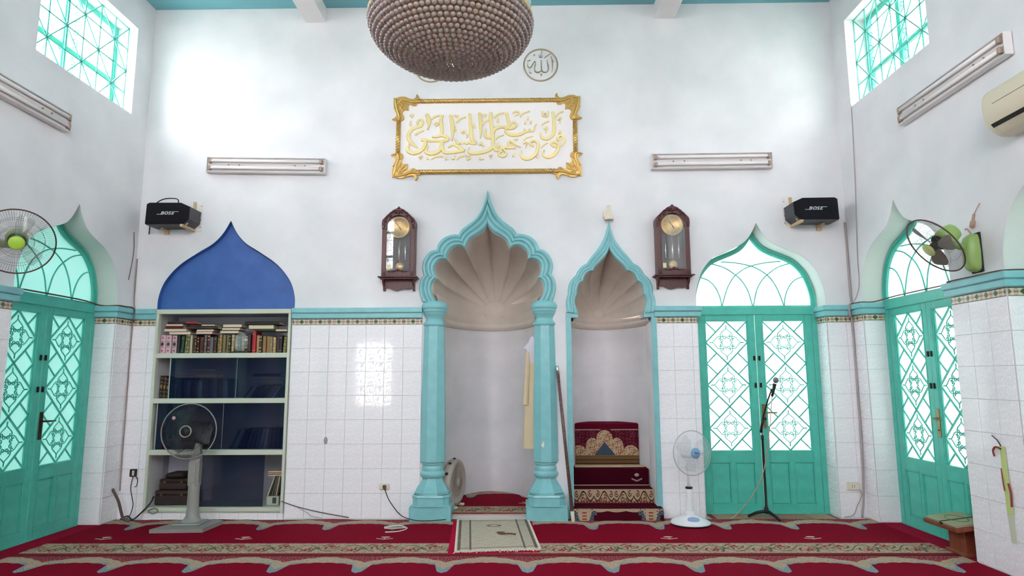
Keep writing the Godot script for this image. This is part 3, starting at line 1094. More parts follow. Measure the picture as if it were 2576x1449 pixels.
func floral_px(u: float, v: float, h: float, nz: FastNoiseLite) -> Color:
	# cream band of height h with scrolling vines
	var fn := nz.get_noise_2d(u * 900.0, v * 900.0)
	var c := c8(190, 172, 148).lerp(c8(172, 152, 128), 0.5 + 0.5 * fn)
	var t := (v / h - 0.5) * 2.0
	var per := h * 1.15
	if sin(u * 118.0 + 2.4 * sin(v * 90.0)) * cos(v * 96.0 + 2.0 * sin(u * 74.0)) > 0.62: c = c8(140, 120, 100)
	if sin(u * 83.0 + 1.7 * cos(v * 70.0)) * sin(v * 120.0 + sin(u * 50.0)) > 0.8: c = c8(150, 60, 62)
	var ph := fposmod(u, per) / per
	var y0 := 0.55 * sin(ph * TAU)
	if absf(t - y0) < 0.05: c = c8(100, 88, 74)
	if absf(t + 0.6 * sin(ph * TAU + 0.6)) < 0.045: c = c8(150, 112, 92)
	for k in 3:
		var cx: float = [0.25, 0.75, 0.0][k]
		var cy: float = [-0.35, 0.35, 0.05][k]
		var dx := (fposmod(ph - cx + 0.5, 1.0) - 0.5) * per / h * 2.0
		var r := Vector2(dx, t - cy).length()
		var an := atan2(t - cy, dx)
		if r < 0.27 * (0.62 + 0.38 * cos(an * 5.0 + k)): c = c8(156, 40, 54) if k < 2 else c8(78, 92, 80)
		if absf(r - 0.42) < 0.05 and sin(an * 2.0 + k) > 0.1: c = c8(112, 78, 64)
	if absf(t) > 0.94: c = c8(140, 66, 66)
	return c

func carpet_image() -> Image:
	var W := 704
	var H := 752
	var im := Image.create(W, H, false, Image.FORMAT_RGB8)
	var nz := FastNoiseLite.new()
	nz.seed = 5
	nz.frequency = 0.12
	for y in H:
		var v := 1.37 * y / H
		for x in W:
			var u := 1.28 * x / W
			var c := Color()
			if v < 0.52:
				c = scallop_px(u, v, nz)
			if v >= 0.97 and v < 1.31:
				c = floral_px(u, v - 0.97, 0.34, nz)
			elif v >= 1.31:
				c = c8(142, 58, 64).lerp(c8(110, 24, 40), 0.5 + 0.5 * nz.get_noise_2d(x * 3, y * 3))
				if v > 1.352: c = c8(84, 40, 40)
			elif c.a == 0.0 or v >= 0.52:
				c = c8(142, 6, 38).lerp(c8(124, 3, 32), 0.5 + 0.5 * nz.get_noise_2d(x * 2.4, y * 2.4))
				# small white lamp motif
				var du := absf(fposmod(u + 0.64, 1.28) - 0.64)
				var dv := v - 0.80
				if absf(dv) < 0.09 and du < 0.09:
					if Vector2(du / 0.042, (dv + 0.045) / 0.02).length() < 1.0: c = c8(214, 196, 178)
					if absf(dv - 0.03 + du * 0.35) < 0.011 and du < 0.075: c = c8(206, 184, 168)
					if du < 0.008 and dv > -0.005 and dv < 0.045: c = c8(206, 184, 168)
			im.set_pixel(x, y, c)
	return im

var nz0 := FastNoiseLite.new()

func step_image(kind: int) -> Image:
	# print on one riser of the pulpit: 0 scallop, 1 vines, 2 plain with a lamp, 3 scallop over dark ornament
	var W := 384
	var H: int = [72, 72, 84, 200][kind]
	var im := Image.create(W, H, false, Image.FORMAT_RGB8)
	nz0.seed = 31
	nz0.frequency = 0.12
	for y in H:
		for x in W:
			var u := float(x) / W
			var v := float(y) / H
			var c := c8(92, 14, 36)
			var g := nz0.get_noise_2d(x, y)
			if kind == 0:
				var d := absf(u - 0.5) * 2.0
				var edge := 0.1 + 0.1 * absf(sin(u * 16.0))
				var leg := absf(d - 0.72)
				c = c8(84, 12, 34)
				if v < edge + 0.06: c = c8(212, 190, 158)
				if v < 0.5 and leg < 0.27 or leg < 0.2: c = c8(98, 112, 124)
				if leg < 0.09 + 0.1 * (1.0 - v) and v < 0.92: c = c8(212, 188, 158)
				if leg < 0.05 and sin(v * 26.0) > 0.2: c = c8(168, 76, 62)
				if v < edge: c = c8(206, 182, 150)
				if leg > 0.12 and leg < 0.25 and sin(u * 120.0) * sin(v * 26.0) > 0.6: c = c8(40, 44, 60)
			elif kind == 1:
				c = c8(206, 182, 148)
				var mu := absf(fposmod(u * 2.0, 1.0) - 0.5) * 2.0
				var sw := 0.5 + 0.34 * sin(mu * 9.0)
				if absf(v - sw) < 0.06: c = c8(70, 30, 32)
				for q in [[0.2, 0.3, 0.2], [0.55, 0.62, 0.24], [0.86, 0.35, 0.2], [0.34, 0.75, 0.14]]:
					var dd := Vector2((mu - q[0]) * 2.6, v - q[1])
					var rr := dd.length()
					if absf(rr - q[2]) < 0.035 and dd.angle() > -2.2: c = c8(96, 40, 36)
					if rr < q[2] * 0.42: c = c8(150, 44, 46)
				if v > 0.86: c = c8(150, 62, 60) if sin(u * 160.0) > 0.0 else c8(176, 120, 96)
			elif kind == 2:
				c = c8(70, 6, 28)
				var d := Vector2((u - 0.84) * 5.2, v - 0.35)
				if absf(d.y) < 0.12 - absf(d.x) * 0.5 and absf(d.x) < 0.16: c = c8(196, 178, 160)
				if absf(v - 0.72 + absf(u - 0.84) * 2.0) < 0.05 and absf(u - 0.84) < 0.07: c = c8(176, 150, 136)
				if v > 0.93: c = c8(196, 176, 148)
			else:
				c = c8(96, 26, 44)
				if sin(u * 70.0 + 3.0 * sin(v * 24.0)) * sin(v * 50.0 + 2.0 * cos(u * 40.0)) > 0.45: c = c8(132, 66, 78)
				if v < 0.12: c = c8(104, 10, 40)
				if absf(v - 0.14) < 0.012 and absf(u - 0.48) > 0.08: c = c8(190, 172, 150)
				var d := absf(u - 0.46)
				var top := 0.15 + (0.0 if d < 0.13 else 0.22)
				if d < 0.13: top = 0.15 + 0.2 * (1.0 - sqrt(maxf(0.0, 1.0 - d * d / 0.0169)))
				elif d < 0.3: top = 0.34 + 0.22 * (1.0 - sqrt(maxf(0.0, 1.0 - pow((d - 0.19) / 0.11, 2))))
				else: top = 0.52 + 0.2 * (1.0 - sqrt(maxf(0.0, 1.0 - pow((d - 0.41) / 0.13, 2))))
				if v > top:
					c = c8(214, 190, 154)
					if sin(u * 90.0 + 4.0 * sin(v * 20.0)) * cos(v * 44.0 + 3.0 * sin(u * 60.0)) > 0.35: c = c8(168, 92, 66)
				if v > 0.44 + d * 1.9 and d < 0.16 and v < 0.78:
					c = c8(84, 98, 118)
					if sin(u * 150.0) * sin(v * 70.0) > 0.6: c = c8(34, 38, 56)
				if v > 0.76: c = c8(150, 122, 84).lerp(c8(110, 84, 56), 0.5 + 0.5 * sin(v * 160.0))
				if v > 0.8 and absf(fposmod(v * 12.0, 1.0) - 0.5) < 0.16: c = c8(90, 40, 36)
			c = c.lerp(c * 0.8, 0.5 + 0.5 * g) * 0.94
			im.set_pixel(x, y, c)
	return im

func pulpit() -> void:
	mat("red_pile", c8(108, 8, 40), 0.95, 0, 0.2)
	mat("dark_pile", c8(68, 6, 28), 0.95, 0, 0.2)
	mat("fringe", c8(196, 178, 142), 0.95, 0, 0.2)
	var t := thing("pulpit_steps", "carpeted pulpit steps and seat inside the narrow niche", "steps", Vector3(PX, 0, 0))
	# [front z, depth, bottom, top, half width left, half width right]
	var st := [[0.12, 0.25, 0.0, 0.135, 0.47, 0.47], [-0.13, 0.2, 0.0, 0.285, 0.423, 0.423], [-0.31, 0.28, 0.0, 0.468, 0.412, 0.412], [-0.57, 0.34, 0.0, 0.93, 0.36, 0.36]]
	for i in 4:
		var q: Array = st[i]
		var s := mb()
		cbox(s, Vector3((q[5] - q[4]) / 2, (q[2] + q[3]) / 2, q[0] - q[1] / 2), Vector3(q[4] + q[5], q[3] - q[2], q[1]), 0.012)
		part(t, "step" if i < 3 else "seat", s, M.dark_pile if i < 3 else M.red_pile)
		var m := mat("riser_print_%d" % i, Color.WHITE, 0.95, 0, 0.2)
		m.albedo_texture = img_tex(step_image(i))
		m.texture_repeat = false
		var y0: float = 0.0 if i == 0 else st[i - 1][3]
		s = mb()
		var z: float = q[0] + 0.006
		var a := Vector3(-q[4] + 0.004, q[3] - 0.006, z); var b := Vector3(q[5] - 0.004, q[3] - 0.006, z)
		var c := Vector3(q[5] - 0.004, y0 + 0.004, z); var d := Vector3(-q[4] + 0.004, y0 + 0.004, z)
		quad(s, a, b, c, d, Vector3(0, 0, 1))
		for e in [[a, b], [b, c], [c, d], [d, a]]:
			quad(s, e[0], e[1], e[1] - Vector3(0, 0, 0.02), e[0] - Vector3(0, 0, 0.02), (e[0] + e[1]) / 2 - (a + c) / 2)
		part(t, "riser_carpet", s, m, ["scalloped carpet riser", "cream carpet riser with vines", "dark red carpet riser", "carpet seat front with cream scallops"][i])
	# fringe lying on the upper tread
	var s := mb()
	rng.seed = 5
	for k in 70:
		var x := -0.37 + 0.72 * k / 69.0
		var l := rng.randf_range(0.03, 0.075)
		box(s, Vector3(x, 0.478, -0.5 + l / 2), Vector3(0.006, 0.006, l), Basis(Vector3.UP, rng.randf_range(-0.5, 0.5)))
	box(s, Vector3(0, 0.477, -0.44), Vector3(0.76, 0.012, 0.12))
	part(t, "fringe", s, M.fringe, "worn cream fringe")

func carpets() -> void:
	var m := mat("carpet", Color.WHITE, 0.95, 0, 0.2)
	m.albedo_texture = img_tex(carpet_image())
	# one row of carpet: a slab with soft edges, uv in repeats
	for row in 6:
		var z0 := 0.03 + 1.37 * row
		var z1 := z0 + 1.362
		var xa := XL + 0.012
		var xb := XR - 0.012
		if z1 > ZR: z1 = ZR - 0.02
		var s := mb(true)
		var nx := 96
		var rows := [0.0, 0.02, 0.06, 0.14, 0.3, 0.6, 1.0, 1.3, 1.35, 1.362]
		var wv := FastNoiseLite.new()
		wv.seed = 3 + row
		wv.frequency = 0.9
		for j in rows.size() - 1:
			for i in nx:
				var pt := []
				var uv := []
				for q in [[i, j], [i + 1, j], [i + 1, j + 1], [i, j + 1]]:
					var x := lerpf(xa, xb, float(q[0]) / nx)
					var v: float = rows[q[1]]
					var y := 0.012
					if q[1] == 0 or q[1] == rows.size() - 1: y = 0.002
					elif row == 0 and v < 0.2: y += 0.02 * maxf(0.0, wv.get_noise_2d(x * 2.0, 0)) * (1.0 - v / 0.2)
					pt.append(Vector3(x, y, minf(z0 + v, z1)))
					uv.append(Vector2((x - 0.04) / 1.28, v / 1.37))
				tri(s, pt[0], pt[1], pt[2], uv[0], uv[1], uv[2]); tri(s, pt[0], pt[2], pt[3], uv[0], uv[2], uv[3])
		var label: String = ["red carpet row with scalloped edge running along the niche wall", "red carpet row nearest the viewer with a large cream scalloped edge", "red carpet row under the viewer", "third red carpet row behind the viewer", "fourth red carpet row behind the viewer", "rearmost red carpet row by the entrance"][row]
		var t := thing("carpet_row", label, "carpet", Vector3.ZERO, 0, "red prayer carpets laid in rows")
		part(t, "pile", s, M.carpet)
		# the strips of carpet laid into the door recesses
		if row == 0:
			s = mb()
			box2(s, Vector3(DX - 0.62, 0.0, -0.2), Vector3(DX + 0.66, 0.012, 0.04))
			var mm := mat("recess_print", Color.WHITE, 0.95, 0, 0.2)
			var im := Image.create(256, 64, false, Image.FORMAT_RGB8)
			for y in 64:
				for x in 256: im.set_pixel(x, y, floral_px(x / 200.0, y / 256.0, 0.25, nz0))
			mm.albedo_texture = img_tex(im)
			part(t, "recess_strip", s, mm, "cream edge folded into the door recess")
	# floor inside the side door recesses is carpeted too
	for sd in 2:
		var s := mb()
		var xw := XL if sd == 0 else XR
		var sg := -1.0 if sd == 0 else 1.0
		var zc := 0.97 if sd == 0 else 0.905
		box2(s, Vector3(xw, 0, zc - 0.685), Vector3(xw + sg * 0.2, 0.012, zc + 0.685))
		var t := thing("threshold_carpet", "red carpet strip in the %s door recess" % ["left", "right"][sd], "carpet")
		part(t, "pile", s, mat("threshold_pile_%d" % sd, c8(158, 18, 50), 0.95, 0, 0.2))
	# raised carpet inside the large niche
	var s := mb()
	var poly := PackedVector2Array()
	for p in ellipse_plan(MX, 0.54, 1.23, -0.03): poly.append(p)
	poly.append(Vector2(MX + 0.378, 0.03)); poly.append(Vector2(MX - 0.378, 0.03))
	var idx := Geometry2D.triangulate_polygon(poly)
	for i in range(0, idx.size(), 3):
		var pt := []
		for k in 3: pt.append(poly[idx[i + k]])
		var uv := pt.map(func(p): return Vector2((p.x - 0.04) / 1.28, (p.y + 1.30) / 1.37))
		tri(s, Vector3(pt[0].x, 0.072, pt[0].y), Vector3(pt[1].x, 0.072, pt[1].y), Vector3(pt[2].x, 0.072, pt[2].y), uv[0], uv[1], uv[2])
	for i in poly.size():
		var p := poly[i]; var q := poly[(i + 1) % poly.size()]
		quad(s, Vector3(p.x, 0.06, p.y), Vector3(q.x, 0.06, q.y), Vector3(q.x, 0.072, q.y), Vector3(p.x, 0.072, p.y), Vector3(p.x - MX, 0, p.y + 0.5))
	var t2 := thing("niche_carpet", "red carpet with cream borders on the floor of the large niche", "carpet")
	part(t2, "pile", s, M.carpet)

# ---------------------------------------------------------------- bookcase and books
const ORD := ["first", "second", "third", "fourth", "fifth", "sixth", "seventh", "eighth", "ninth", "tenth", "eleventh", "twelfth", "thirteenth", "fourteenth", "fifteenth", "sixteenth", "seventeenth", "eighteenth", "nineteenth", "twentieth", "twenty-first", "twenty-second", "twenty-third", "twenty-fourth", "twenty-fifth", "twenty-sixth", "twenty-seventh", "twenty-eighth", "twenty-ninth", "thirtieth", "thirty-first", "thirty-second", "thirty-third", "thirty-fourth", "thirty-fifth", "thirty-sixth", "thirty-seventh", "thirty-eighth", "thirty-ninth", "fortieth"]
var cloth := {}

func cover_mat(c: Color) -> Material:
	var k := c.to_html()
	if not cloth.has(k):
		var m := mat("cover_" + k, c, 0.55)
		cloth[k] = m
	return cloth[k]

# a book; spine to the front when standing, edge of the pages to the front when lying
func book(label: String, group: String, at: Vector3, w: float, h: float, d: float, c: Color, lean := 0.0, lying := false, band := 0, pages_front := false) -> Node3D:
	var b := thing("book", label, "book", at, 0, group)
	var s := mb()
	var bd := 0.0028
	# own axes: x thickness, y height, z depth (spine at z 0, body behind)
	box2(s, Vector3(-w / 2, 0, -d), Vector3(-w / 2 + bd, h, 0)); box2(s, Vector3(w / 2 - bd, 0, -d), Vector3(w / 2, h, 0))
	var rings := []
	for y in [0.0, h]:
		var r := PackedVector3Array()
		for k in 7:
			var an := PI * k / 6.0
			r.append(Vector3(-cos(an) * w / 2, y, sin(an) * minf(0.006, w * 0.25)))
		rings.append(r)
	if not pages_front: skin(s, rings, false)
	var body := Node3D.new()
	body.name = "volume"
	var o := part(b, "cover", s, cover_mat(c))
	var xf := Transform3D(Basis(Vector3.BACK, lean), Vector3.ZERO)
	if lying: xf = Transform3D(Basis(Vector3.BACK, PI / 2), Vector3(h / 2, w / 2, 0)) 
	o.transform = xf
	s = mb()
	box2(s, Vector3(-w / 2 + bd, 0.004, -d + 0.003), Vector3(w / 2 - bd, h - 0.004, 0.0 if not pages_front else -0.004))
	o = part(b, "pages", s, M.paper)
	o.transform = xf
	if band > 0 and not lying:
		for y in ([0.12, 0.86] if band == 1 else [0.1, 0.3, 0.72, 0.9]):
			s = mb()
			box(s, Vector3(0, h * y, 0.0055), Vector3(w * 0.86, 0.006, 0.004))
			part(b, "spine_band", s, M.gilt if band != 2 else M.paper).transform = xf
		if band == 3:
			s = mb()
			cbox(s, Vector3(0, h * 0.52, 0.0055), Vector3(w * 0.6, h * 0.16, 0.004), 0.001)
			part(b, "spine_title", s, M.gilt).transform = xf
	return b

func bookcase() -> void:
	mat("cream_paint", c8(206, 214, 196), 0.45)
	mat("shelf_back", c8(186, 190, 200), 0.8)
	mat("paper", c8(226, 210, 180), 0.9)
	mat("gilt", c8(176, 146, 84), 0.4, 0.6)
	var m := glass("blue_glass", c8(8, 18, 52), 0.48, 0.03)
	m.metallic_specular = 0.3
	mat("alu", c8(188, 192, 190), 0.35, 0.6)
	# blue arched panel above
	var ty := setting("blue_panel", "blue painted onion-shaped panel above the bookcase", "panel")
	var s := mb()
	var arch := blue_arch().slice(2)
	var poly := PackedVector2Array()
	for p in both_sides(arch): poly.append(Vector2(BX + p.x, p.y))
	prism(s, poly, -0.12, -0.062)
	part(ty, "field", s, M.blue)
	s = mb(true)
	var r0 := PackedVector3Array(); var r1 := PackedVector3Array()
	for p in both_sides(arch):
		var q: Vector2 = Vector2(p.x * 0.998, 2.19 + (p.y - 2.19) * 0.998)
		r0.append(Vector3(BX + q.x, q.y, -0.001)); r1.append(Vector3(BX + q.x, q.y, -0.1))
	skin(s, [r0, r1], false)
	part(ty, "reveal", s, M.blue)
	# carcass
	var b := thing("bookcase", "built-in cream bookcase with sliding blue glass under the blue panel", "bookcase", Vector3(-3.2, 0, 0))
	s = mb()
	box2(s, Vector3(-0.75, 0.068, -0.46), Vector3(0.75, 2.19, -0.42))
	part(b, "back", s, M.shelf_back)
	for sg in [-1.0, 1.0]:
		s = mb()
		box2(s, Vector3(sg * 0.722, 0.068, -0.43), Vector3(sg * 0.75, 2.15, -0.03))
		part(b, "side", s, M.shelf_back)
	s = mb()
	for sg in [-1.0, 1.0]: cbox(s, Vector3(sg * 0.716, 1.13, -0.01), Vector3(0.03, 2.12, 0.06), 0.004)
	cbox(s, Vector3(0, 2.166, -0.008), Vector3(1.46, 0.05, 0.066), 0.004)
	part(b, "frame", s, M.cream_paint)
	s = mb()
	box2(s, Vector3(-0.75, 2.145, -0.43), Vector3(0.75, 2.19, -0.04))
	part(b, "top_board", s, M.shelf_back)
	for y in [[1.668, 1.72], [1.19, 1.242], [0.656, 0.71], [0.085, 0.128]]:
		s = mb()
		cbox(s, Vector3(0, (y[0] + y[1]) / 2, -0.005), Vector3(1.41, y[1] - y[0], 0.05), 0.004)
		box2(s, Vector3(-0.72, y[1] - 0.03, -0.42), Vector3(0.72, y[1] - 0.004, -0.02))
		part(b, "shelf", s, M.cream_paint)
	# sliding panes: [x0, x1, y0, y1, z]
	for p in [[-3.761, -3.045, 1.243, 1.667, -0.022], [-3.05, -2.5, 1.243, 1.667, -0.032], [-3.87, -3.165, 0.711, 1.189, -0.022], [-3.17, -2.5, 0.711, 1.189, -0.032], [-3.417, -2.696, 0.129, 0.655, -0.022]]:
		s = mb()
		box2(s, Vector3(p[0] + 3.2, p[2], p[4] - 0.002), Vector3(p[1] + 3.2, p[3], p[4] + 0.002))
		var o := part(b, "glass_pane", s, M.blue_glass, "dark blue sliding glass")
		s = mb()
		cbox(s, Vector3(p[0] + 3.2, (p[2] + p[3]) / 2, p[4]), Vector3(0.012, p[3] - p[2], 0.012), 0.002)
		part(o, "edge_strip", s, M.alu)
	# --- standing books on the open top shelf: x centre, width, height, colour, band
	var K := {"pink": c8(214, 178, 186), "black": c8(28, 30, 28), "green": c8(32, 66, 50), "olive": c8(104, 108, 62), "brown": c8(62, 42, 34), "maroon": c8(92, 34, 36), "tan": c8(150, 118, 78), "khaki": c8(128, 118, 84), "red": c8(178, 34, 48), "slate": c8(98, 98, 104), "navy": c8(30, 30, 46), "cream": c8(196, 186, 160), "sand": c8(172, 150, 108)}
	var row := [[-3.882, .198, "pink"], [-3.822, .198, "pink"], [-3.762, .195, "pink"], [-3.709, .198, "black"], [-3.673, .189, "green"], [-3.636, .219, "olive"], [-3.605, .213, "olive"], [-3.577, .198, "cream"], [-3.547, .204, "brown"], [-3.52, .198, "brown"], [-3.499, .18, "maroon"], [-3.473, .18, "maroon"], [-3.446, .174, "brown"], [-3.42, .198, "slate"], [-3.388, .204, "maroon"], [-3.349, .174, "slate"], [-3.312, .18, "brown"], [-3.278, .174, "olive"], [-3.25, .204, "tan"], [-3.215, .198, "khaki"], [-3.181, .198, "khaki"], [-3.152, .198, "black"], [-3.12, .204, "sand"], [-3.082, .198, "khaki"], [-3.046, .198, "green"], [-3.01, .192, "khaki"], [-2.975, .198, "brown"], [-2.939, .204, "brown"], [-2.891, .235, "red"], [-2.848, .192, "sand"], [-2.815, .192, "brown"], [-2.778, .183, "tan"], [-2.736, .183, "tan"], [-2.699, .174, "khaki"], [-2.667, .171, "sand"], [-2.634, .186, "brown"], [-2.597, .192, "navy"], [-2.557, .18, "olive"]]
	for i in row.size():
		var x: float = row[i][0]
		var gap: float = minf((x - row[i - 1][0]) if i > 0 else 0.06, (row[i + 1][0] - x) if i < row.size() - 1 else 0.036)
		var w: float = gap - 0.003
		var cn: String = row[i][2]
		var lean := 0.0
		if i in [4, 5, 6]: lean = -0.05
		if i == row.size() - 1: lean = -0.06
		var bk := book("%s book, %s from the left standing on the top shelf" % [{"pink": "pink and white ornamented"}.get(cn, cn), ORD[i]], "books standing on the top shelf", Vector3(x, 1.72, -0.055 - 0.01 * (i % 3)), w, row[i][1], 0.15, K[cn], lean, false, (0 if cn == "pink" else [1, 3, 2, 0][i % 4]))
		if cn == "pink":
			s = mb()
			lathe(s, [Vector2(0.0165, 0.0), Vector2(0.0165, 0.004), Vector2(0.0, 0.005)], 16, Transform3D(Basis(Vector3.RIGHT, PI / 2).scaled_local(Vector3(1, 1, 1.2)), Vector3(0, 0.1, 0.004)))
			part(bk, "medallion", s, cover_mat(c8(44, 74, 66)), "dark green oval")
			for y in [0.128, 0.07]:
				s = mb()
				box(s, Vector3(0, y, 0.006), Vector3(0.034, 0.006, 0.003))
				part(bk, "spine_band", s, cover_mat(c8(168, 70, 84)))
			for y in [0.03, 0.168]:
				s = mb()
				box(s, Vector3(0, y, 0.0065), Vector3(0.016, 0.016, 0.003), Basis(Vector3.BACK, PI / 4))
				part(bk, "rosette", s, cover_mat(c8(132, 84, 96)))
	# --- books lying on top: x, width along the shelf, base y, thickness, colour, pages to the front, what
	var flat := [[-3.699, .238, 1.925, .028, "pink", true, "pinkish edged book, lowest of the left pile"], [-3.75, .247, 1.955, .034, "brown", true, "cream edged book above the pink one in the left pile"], [-3.759, .20, 1.991, .022, "maroon", false, "maroon book, third up in the left pile"], [-3.764, .19, 2.015, .024, "maroon", true, "thin book with white pages in the left pile"], [-3.737, .20, 2.041, .022, "brown", false, "brown book topmost of the left pile"], [-3.58, .12, 2.041, .02, "red", false, "small red book sticking out of the left pile"], [-3.433, .18, 1.93, .022, "pink", true, "pinkish edged book, lowest of the second pile"], [-3.424, .19, 1.954, .026, "black", true, "white edged book in the second pile"], [-3.444, .33, 1.982, .03, "brown", false, "wide brown book in the second pile"], [-3.393, .15, 2.014, .02, "black", true, "cream edged book topmost of the second pile"], [-3.159, .205, 1.932, .032, "black", true, "cream edged book, lowest of the third pile"], [-3.143, .20, 1.967, .028, "black", true, "cream edged book in the middle of the third pile"], [-3.129, .21, 1.998, .036, "slate", true, "grey book with white pages topmost of the third pile"], [-2.767, .22, 1.957, .02, "green", false, "green and red book lowest of the right pile"], [-2.813, .275, 1.98, .042, "tan", true, "thick tan paged book in the right pile"], [-2.803, .378, 2.025, .036, "black", false, "large black book topmost of the right pile"], [-2.592, .125, 1.953, .024, "khaki", true, "khaki book lying at the right end of the shelf"]]
	for f in flat:
		book(f[6], "books lying on the top shelf", Vector3(f[0], f[2], -0.045), f[3], f[1], 0.16, K[f[4]], 0, true, 0, f[5])
	# --- behind the glass
	var tones := [c8(58, 62, 70), c8(84, 92, 104), c8(48, 44, 48), c8(110, 122, 140), c8(70, 64, 66), c8(140, 156, 182), c8(40, 48, 60)]
	for i in 3:
		book("black gilt book, %s from the left in the second shelf's open end" % ORD[i], "books in the open end of the second shelf", Vector3(-3.888 + 0.036 * i, 1.242, -0.1), 0.032, 0.24 - 0.01 * i, 0.16, [K.black, K.brown, K.black][i], 0, false, 3)
	var x := -3.745
	for i in 15:
		var w := 0.028 + 0.009 * (i * 7 % 4)
		book("grey book behind blue glass, %s from the left on the second shelf" % ORD[i], "books behind the left pane of the second shelf", Vector3(x + w / 2, 1.242, -0.11), w - 0.002, 0.19 + 0.012 * (i * 5 % 3), 0.16, tones[(i * 3 + 1) % 7], 0.0 if i < 13 else 0.06, false, [0, 1, 0][i % 3])
		x += w
	for i in 3:
		book(["pale book lying across the row behind the left blue pane", "thin white booklet lying behind the left blue pane", "folder lying on books behind the left blue pane"][i], "books lying behind the left pane of the second shelf", Vector3([-3.42, -3.47, -3.62][i], [1.462, 1.53, 1.458][i], -0.1), [0.034, 0.022, 0.022][i], [0.26, 0.18, 0.22][i], 0.16, tones[[5, 3, 4][i]], 0, true, 0, true)
	x = -3.0
	for i in 9:
		var w := 0.022 + 0.008 * (i * 5 % 3)
		book("slanting book, %s from the left behind the right pane of the second shelf" % ORD[i], "books behind the right pane of the second shelf", Vector3(x + w / 2, 1.242, -0.11), w, 0.15 + 0.01 * (i % 2), 0.16, tones[(i * 2 + 3) % 7], -0.6, false, 0)
		x += w + 0.008
	for i in 2:
		book(["long pale book lying above the slanting row", "dark book lying high behind the right pane"][i], "books lying behind the right pane of the second shelf", Vector3([-2.68, -2.75][i], [1.405, 1.47][i], -0.1), [0.02, 0.03][i], [0.24, 0.3][i], 0.16, tones[[5, 6][i]], 0, true, 0, i == 0)
	x = -3.85
	for i in 11:
		var w := 0.04 + 0.01 * (i * 3 % 3)
		book("dark book, %s from the left behind the left pane of the third shelf" % ORD[i], "books behind the left pane of the third shelf", Vector3(x + w / 2, 0.71, -0.11), w - 0.002, 0.25 + 0.015 * (i * 5 % 3), 0.17, (K.red if i == 0 else tones[(i * 3) % 7]), 0, false, 0)
		x += w
	x = -3.12
	for i in 13:
		var w := 0.024 + 0.008 * (i * 5 % 3)
		var ln := [-0.45, -0.42, -0.36, -0.3, -0.3, -0.26, -0.2, -0.2, -0.12, -0.08, -0.06, 0.0, 0.0][i] as float
		book("pale slanting book, %s from the left behind the right pane of the third shelf" % ORD[i], "books behind the right pane of the third shelf", Vector3(x + w / 2, 0.71, -0.11), w, 0.21 + 0.01 * (i * 3 % 3), 0.17, tones[(i * 2 + 3) % 7], ln, false, 0)
		x += w + 0.014
	# --- bottom: dark cases at the left, papers and files at the right
	for i in 3:
		var c: Array = [[-3.7, 0.128, 0.36, 0.15, "dark brown case, lower of two on the bottom shelf"], [-3.69, 0.285, 0.3, 0.11, "dark brown case, upper of two on the bottom shelf"], [-3.69, 0.403, 0.2, 0.05, "dark cap-shaped bag on top of the cases"]][i]
		var t := thing("case" if i < 2 else "bag", c[4], "case" if i < 2 else "bag", Vector3(c[0], c[1], -0.22), 0, "cases on the bottom shelf" if i < 2 else "")
		s = mb()
		cbox(s, Vector3(0, c[3] * (0.36 if i < 2 else 0.5), 0), Vector3(c[2], c[3] * (0.72 if i < 2 else 1.0), 0.24), 0.012 if i < 2 else 0.02)
		part(t, "body", s, cover_mat(c8(44, 32, 30)))
		if i < 2:
			s = mb()
			cbox(s, Vector3(0, c[3] * 0.86, 0), Vector3(c[2], c[3] * 0.27, 0.24), 0.01)
			part(t, "lid", s, cover_mat(c8(56, 42, 38)))
			for sg in [-1.0, 1.0]:
				s = mb()
				cbox(s, Vector3(sg * c[2] * 0.3, c[3] * 0.72, 0.122), Vector3(0.03, 0.018, 0.006), 0.002)
				part(t, "clasp", s, M.brass)
	for i in 6:
		book("file leaning at the right end of the bottom shelf, %s from the left" % ORD[i], "files leaning on the bottom shelf", Vector3(-2.676 + 0.022 * i, 0.225, -0.1), 0.012, 0.2, 0.2, [K.cream, K.green, K.slate, K.olive, K.cream, K.black][i], -0.32 + 0.04 * i, false, 0)
	for i in 3:
		book(["cream papers topmost at the right end of the bottom shelf", "red edged papers at the right end of the bottom shelf", "pale papers under the red ones on the bottom shelf"][i], "papers on the bottom shelf", Vector3(-2.61, 0.462 - 0.018 * i, -0.1), 0.014, 0.15, 0.2, [K.cream, K.maroon, K.sand][i], 0, true, 0, true)
	var bx := thing("paper_box", "small cream box standing under the leaning files", "box", Vector3(-2.62, 0.128, -0.16))
	s = mb()
	cbox(s, Vector3(0, 0.046, 0), Vector3(0.13, 0.092, 0.14), 0.003)
	part(bx, "body", s, cover_mat(c8(176, 182, 168)))
	s = mb()
	box(s, Vector3(0.02, 0.05, 0.0715), Vector3(0.04, 0.06, 0.002))
	part(bx, "sticker", s, cover_mat(c8(60, 60, 56)))
	# glass award standing before the books
	var aw := thing("glass_award", "round clear glass plaque on a black foot before the books", "plaque", Vector3(-3.016, 1.72, 0.002 - 0.03))
	s = mb()
	cbox(s, Vector3(0, 0.009, 0), Vector3(0.19, 0.018, 0.045), 0.003)
	part(aw, "foot", s, cover_mat(c8(18, 18, 20)))
	s = mb(true)
	lathe(s, [Vector2(0.0, -0.005), Vector2(0.09, -0.005), Vector2(0.095, 0.0), Vector2(0.09, 0.005), Vector2(0.0, 0.005)], 40, Transform3D(Basis(Vector3.RIGHT, PI / 2).scaled_local(Vector3(0.82, 1, 1.08)), Vector3(0, 0.118, 0)))
	part(aw, "disc", s, glass("award_glass", c8(220, 240, 235), 0.12, 0.02))

# ---------------------------------------------------------------- things on the walls
var font_bold: SystemFont
var font_serif: SystemFont

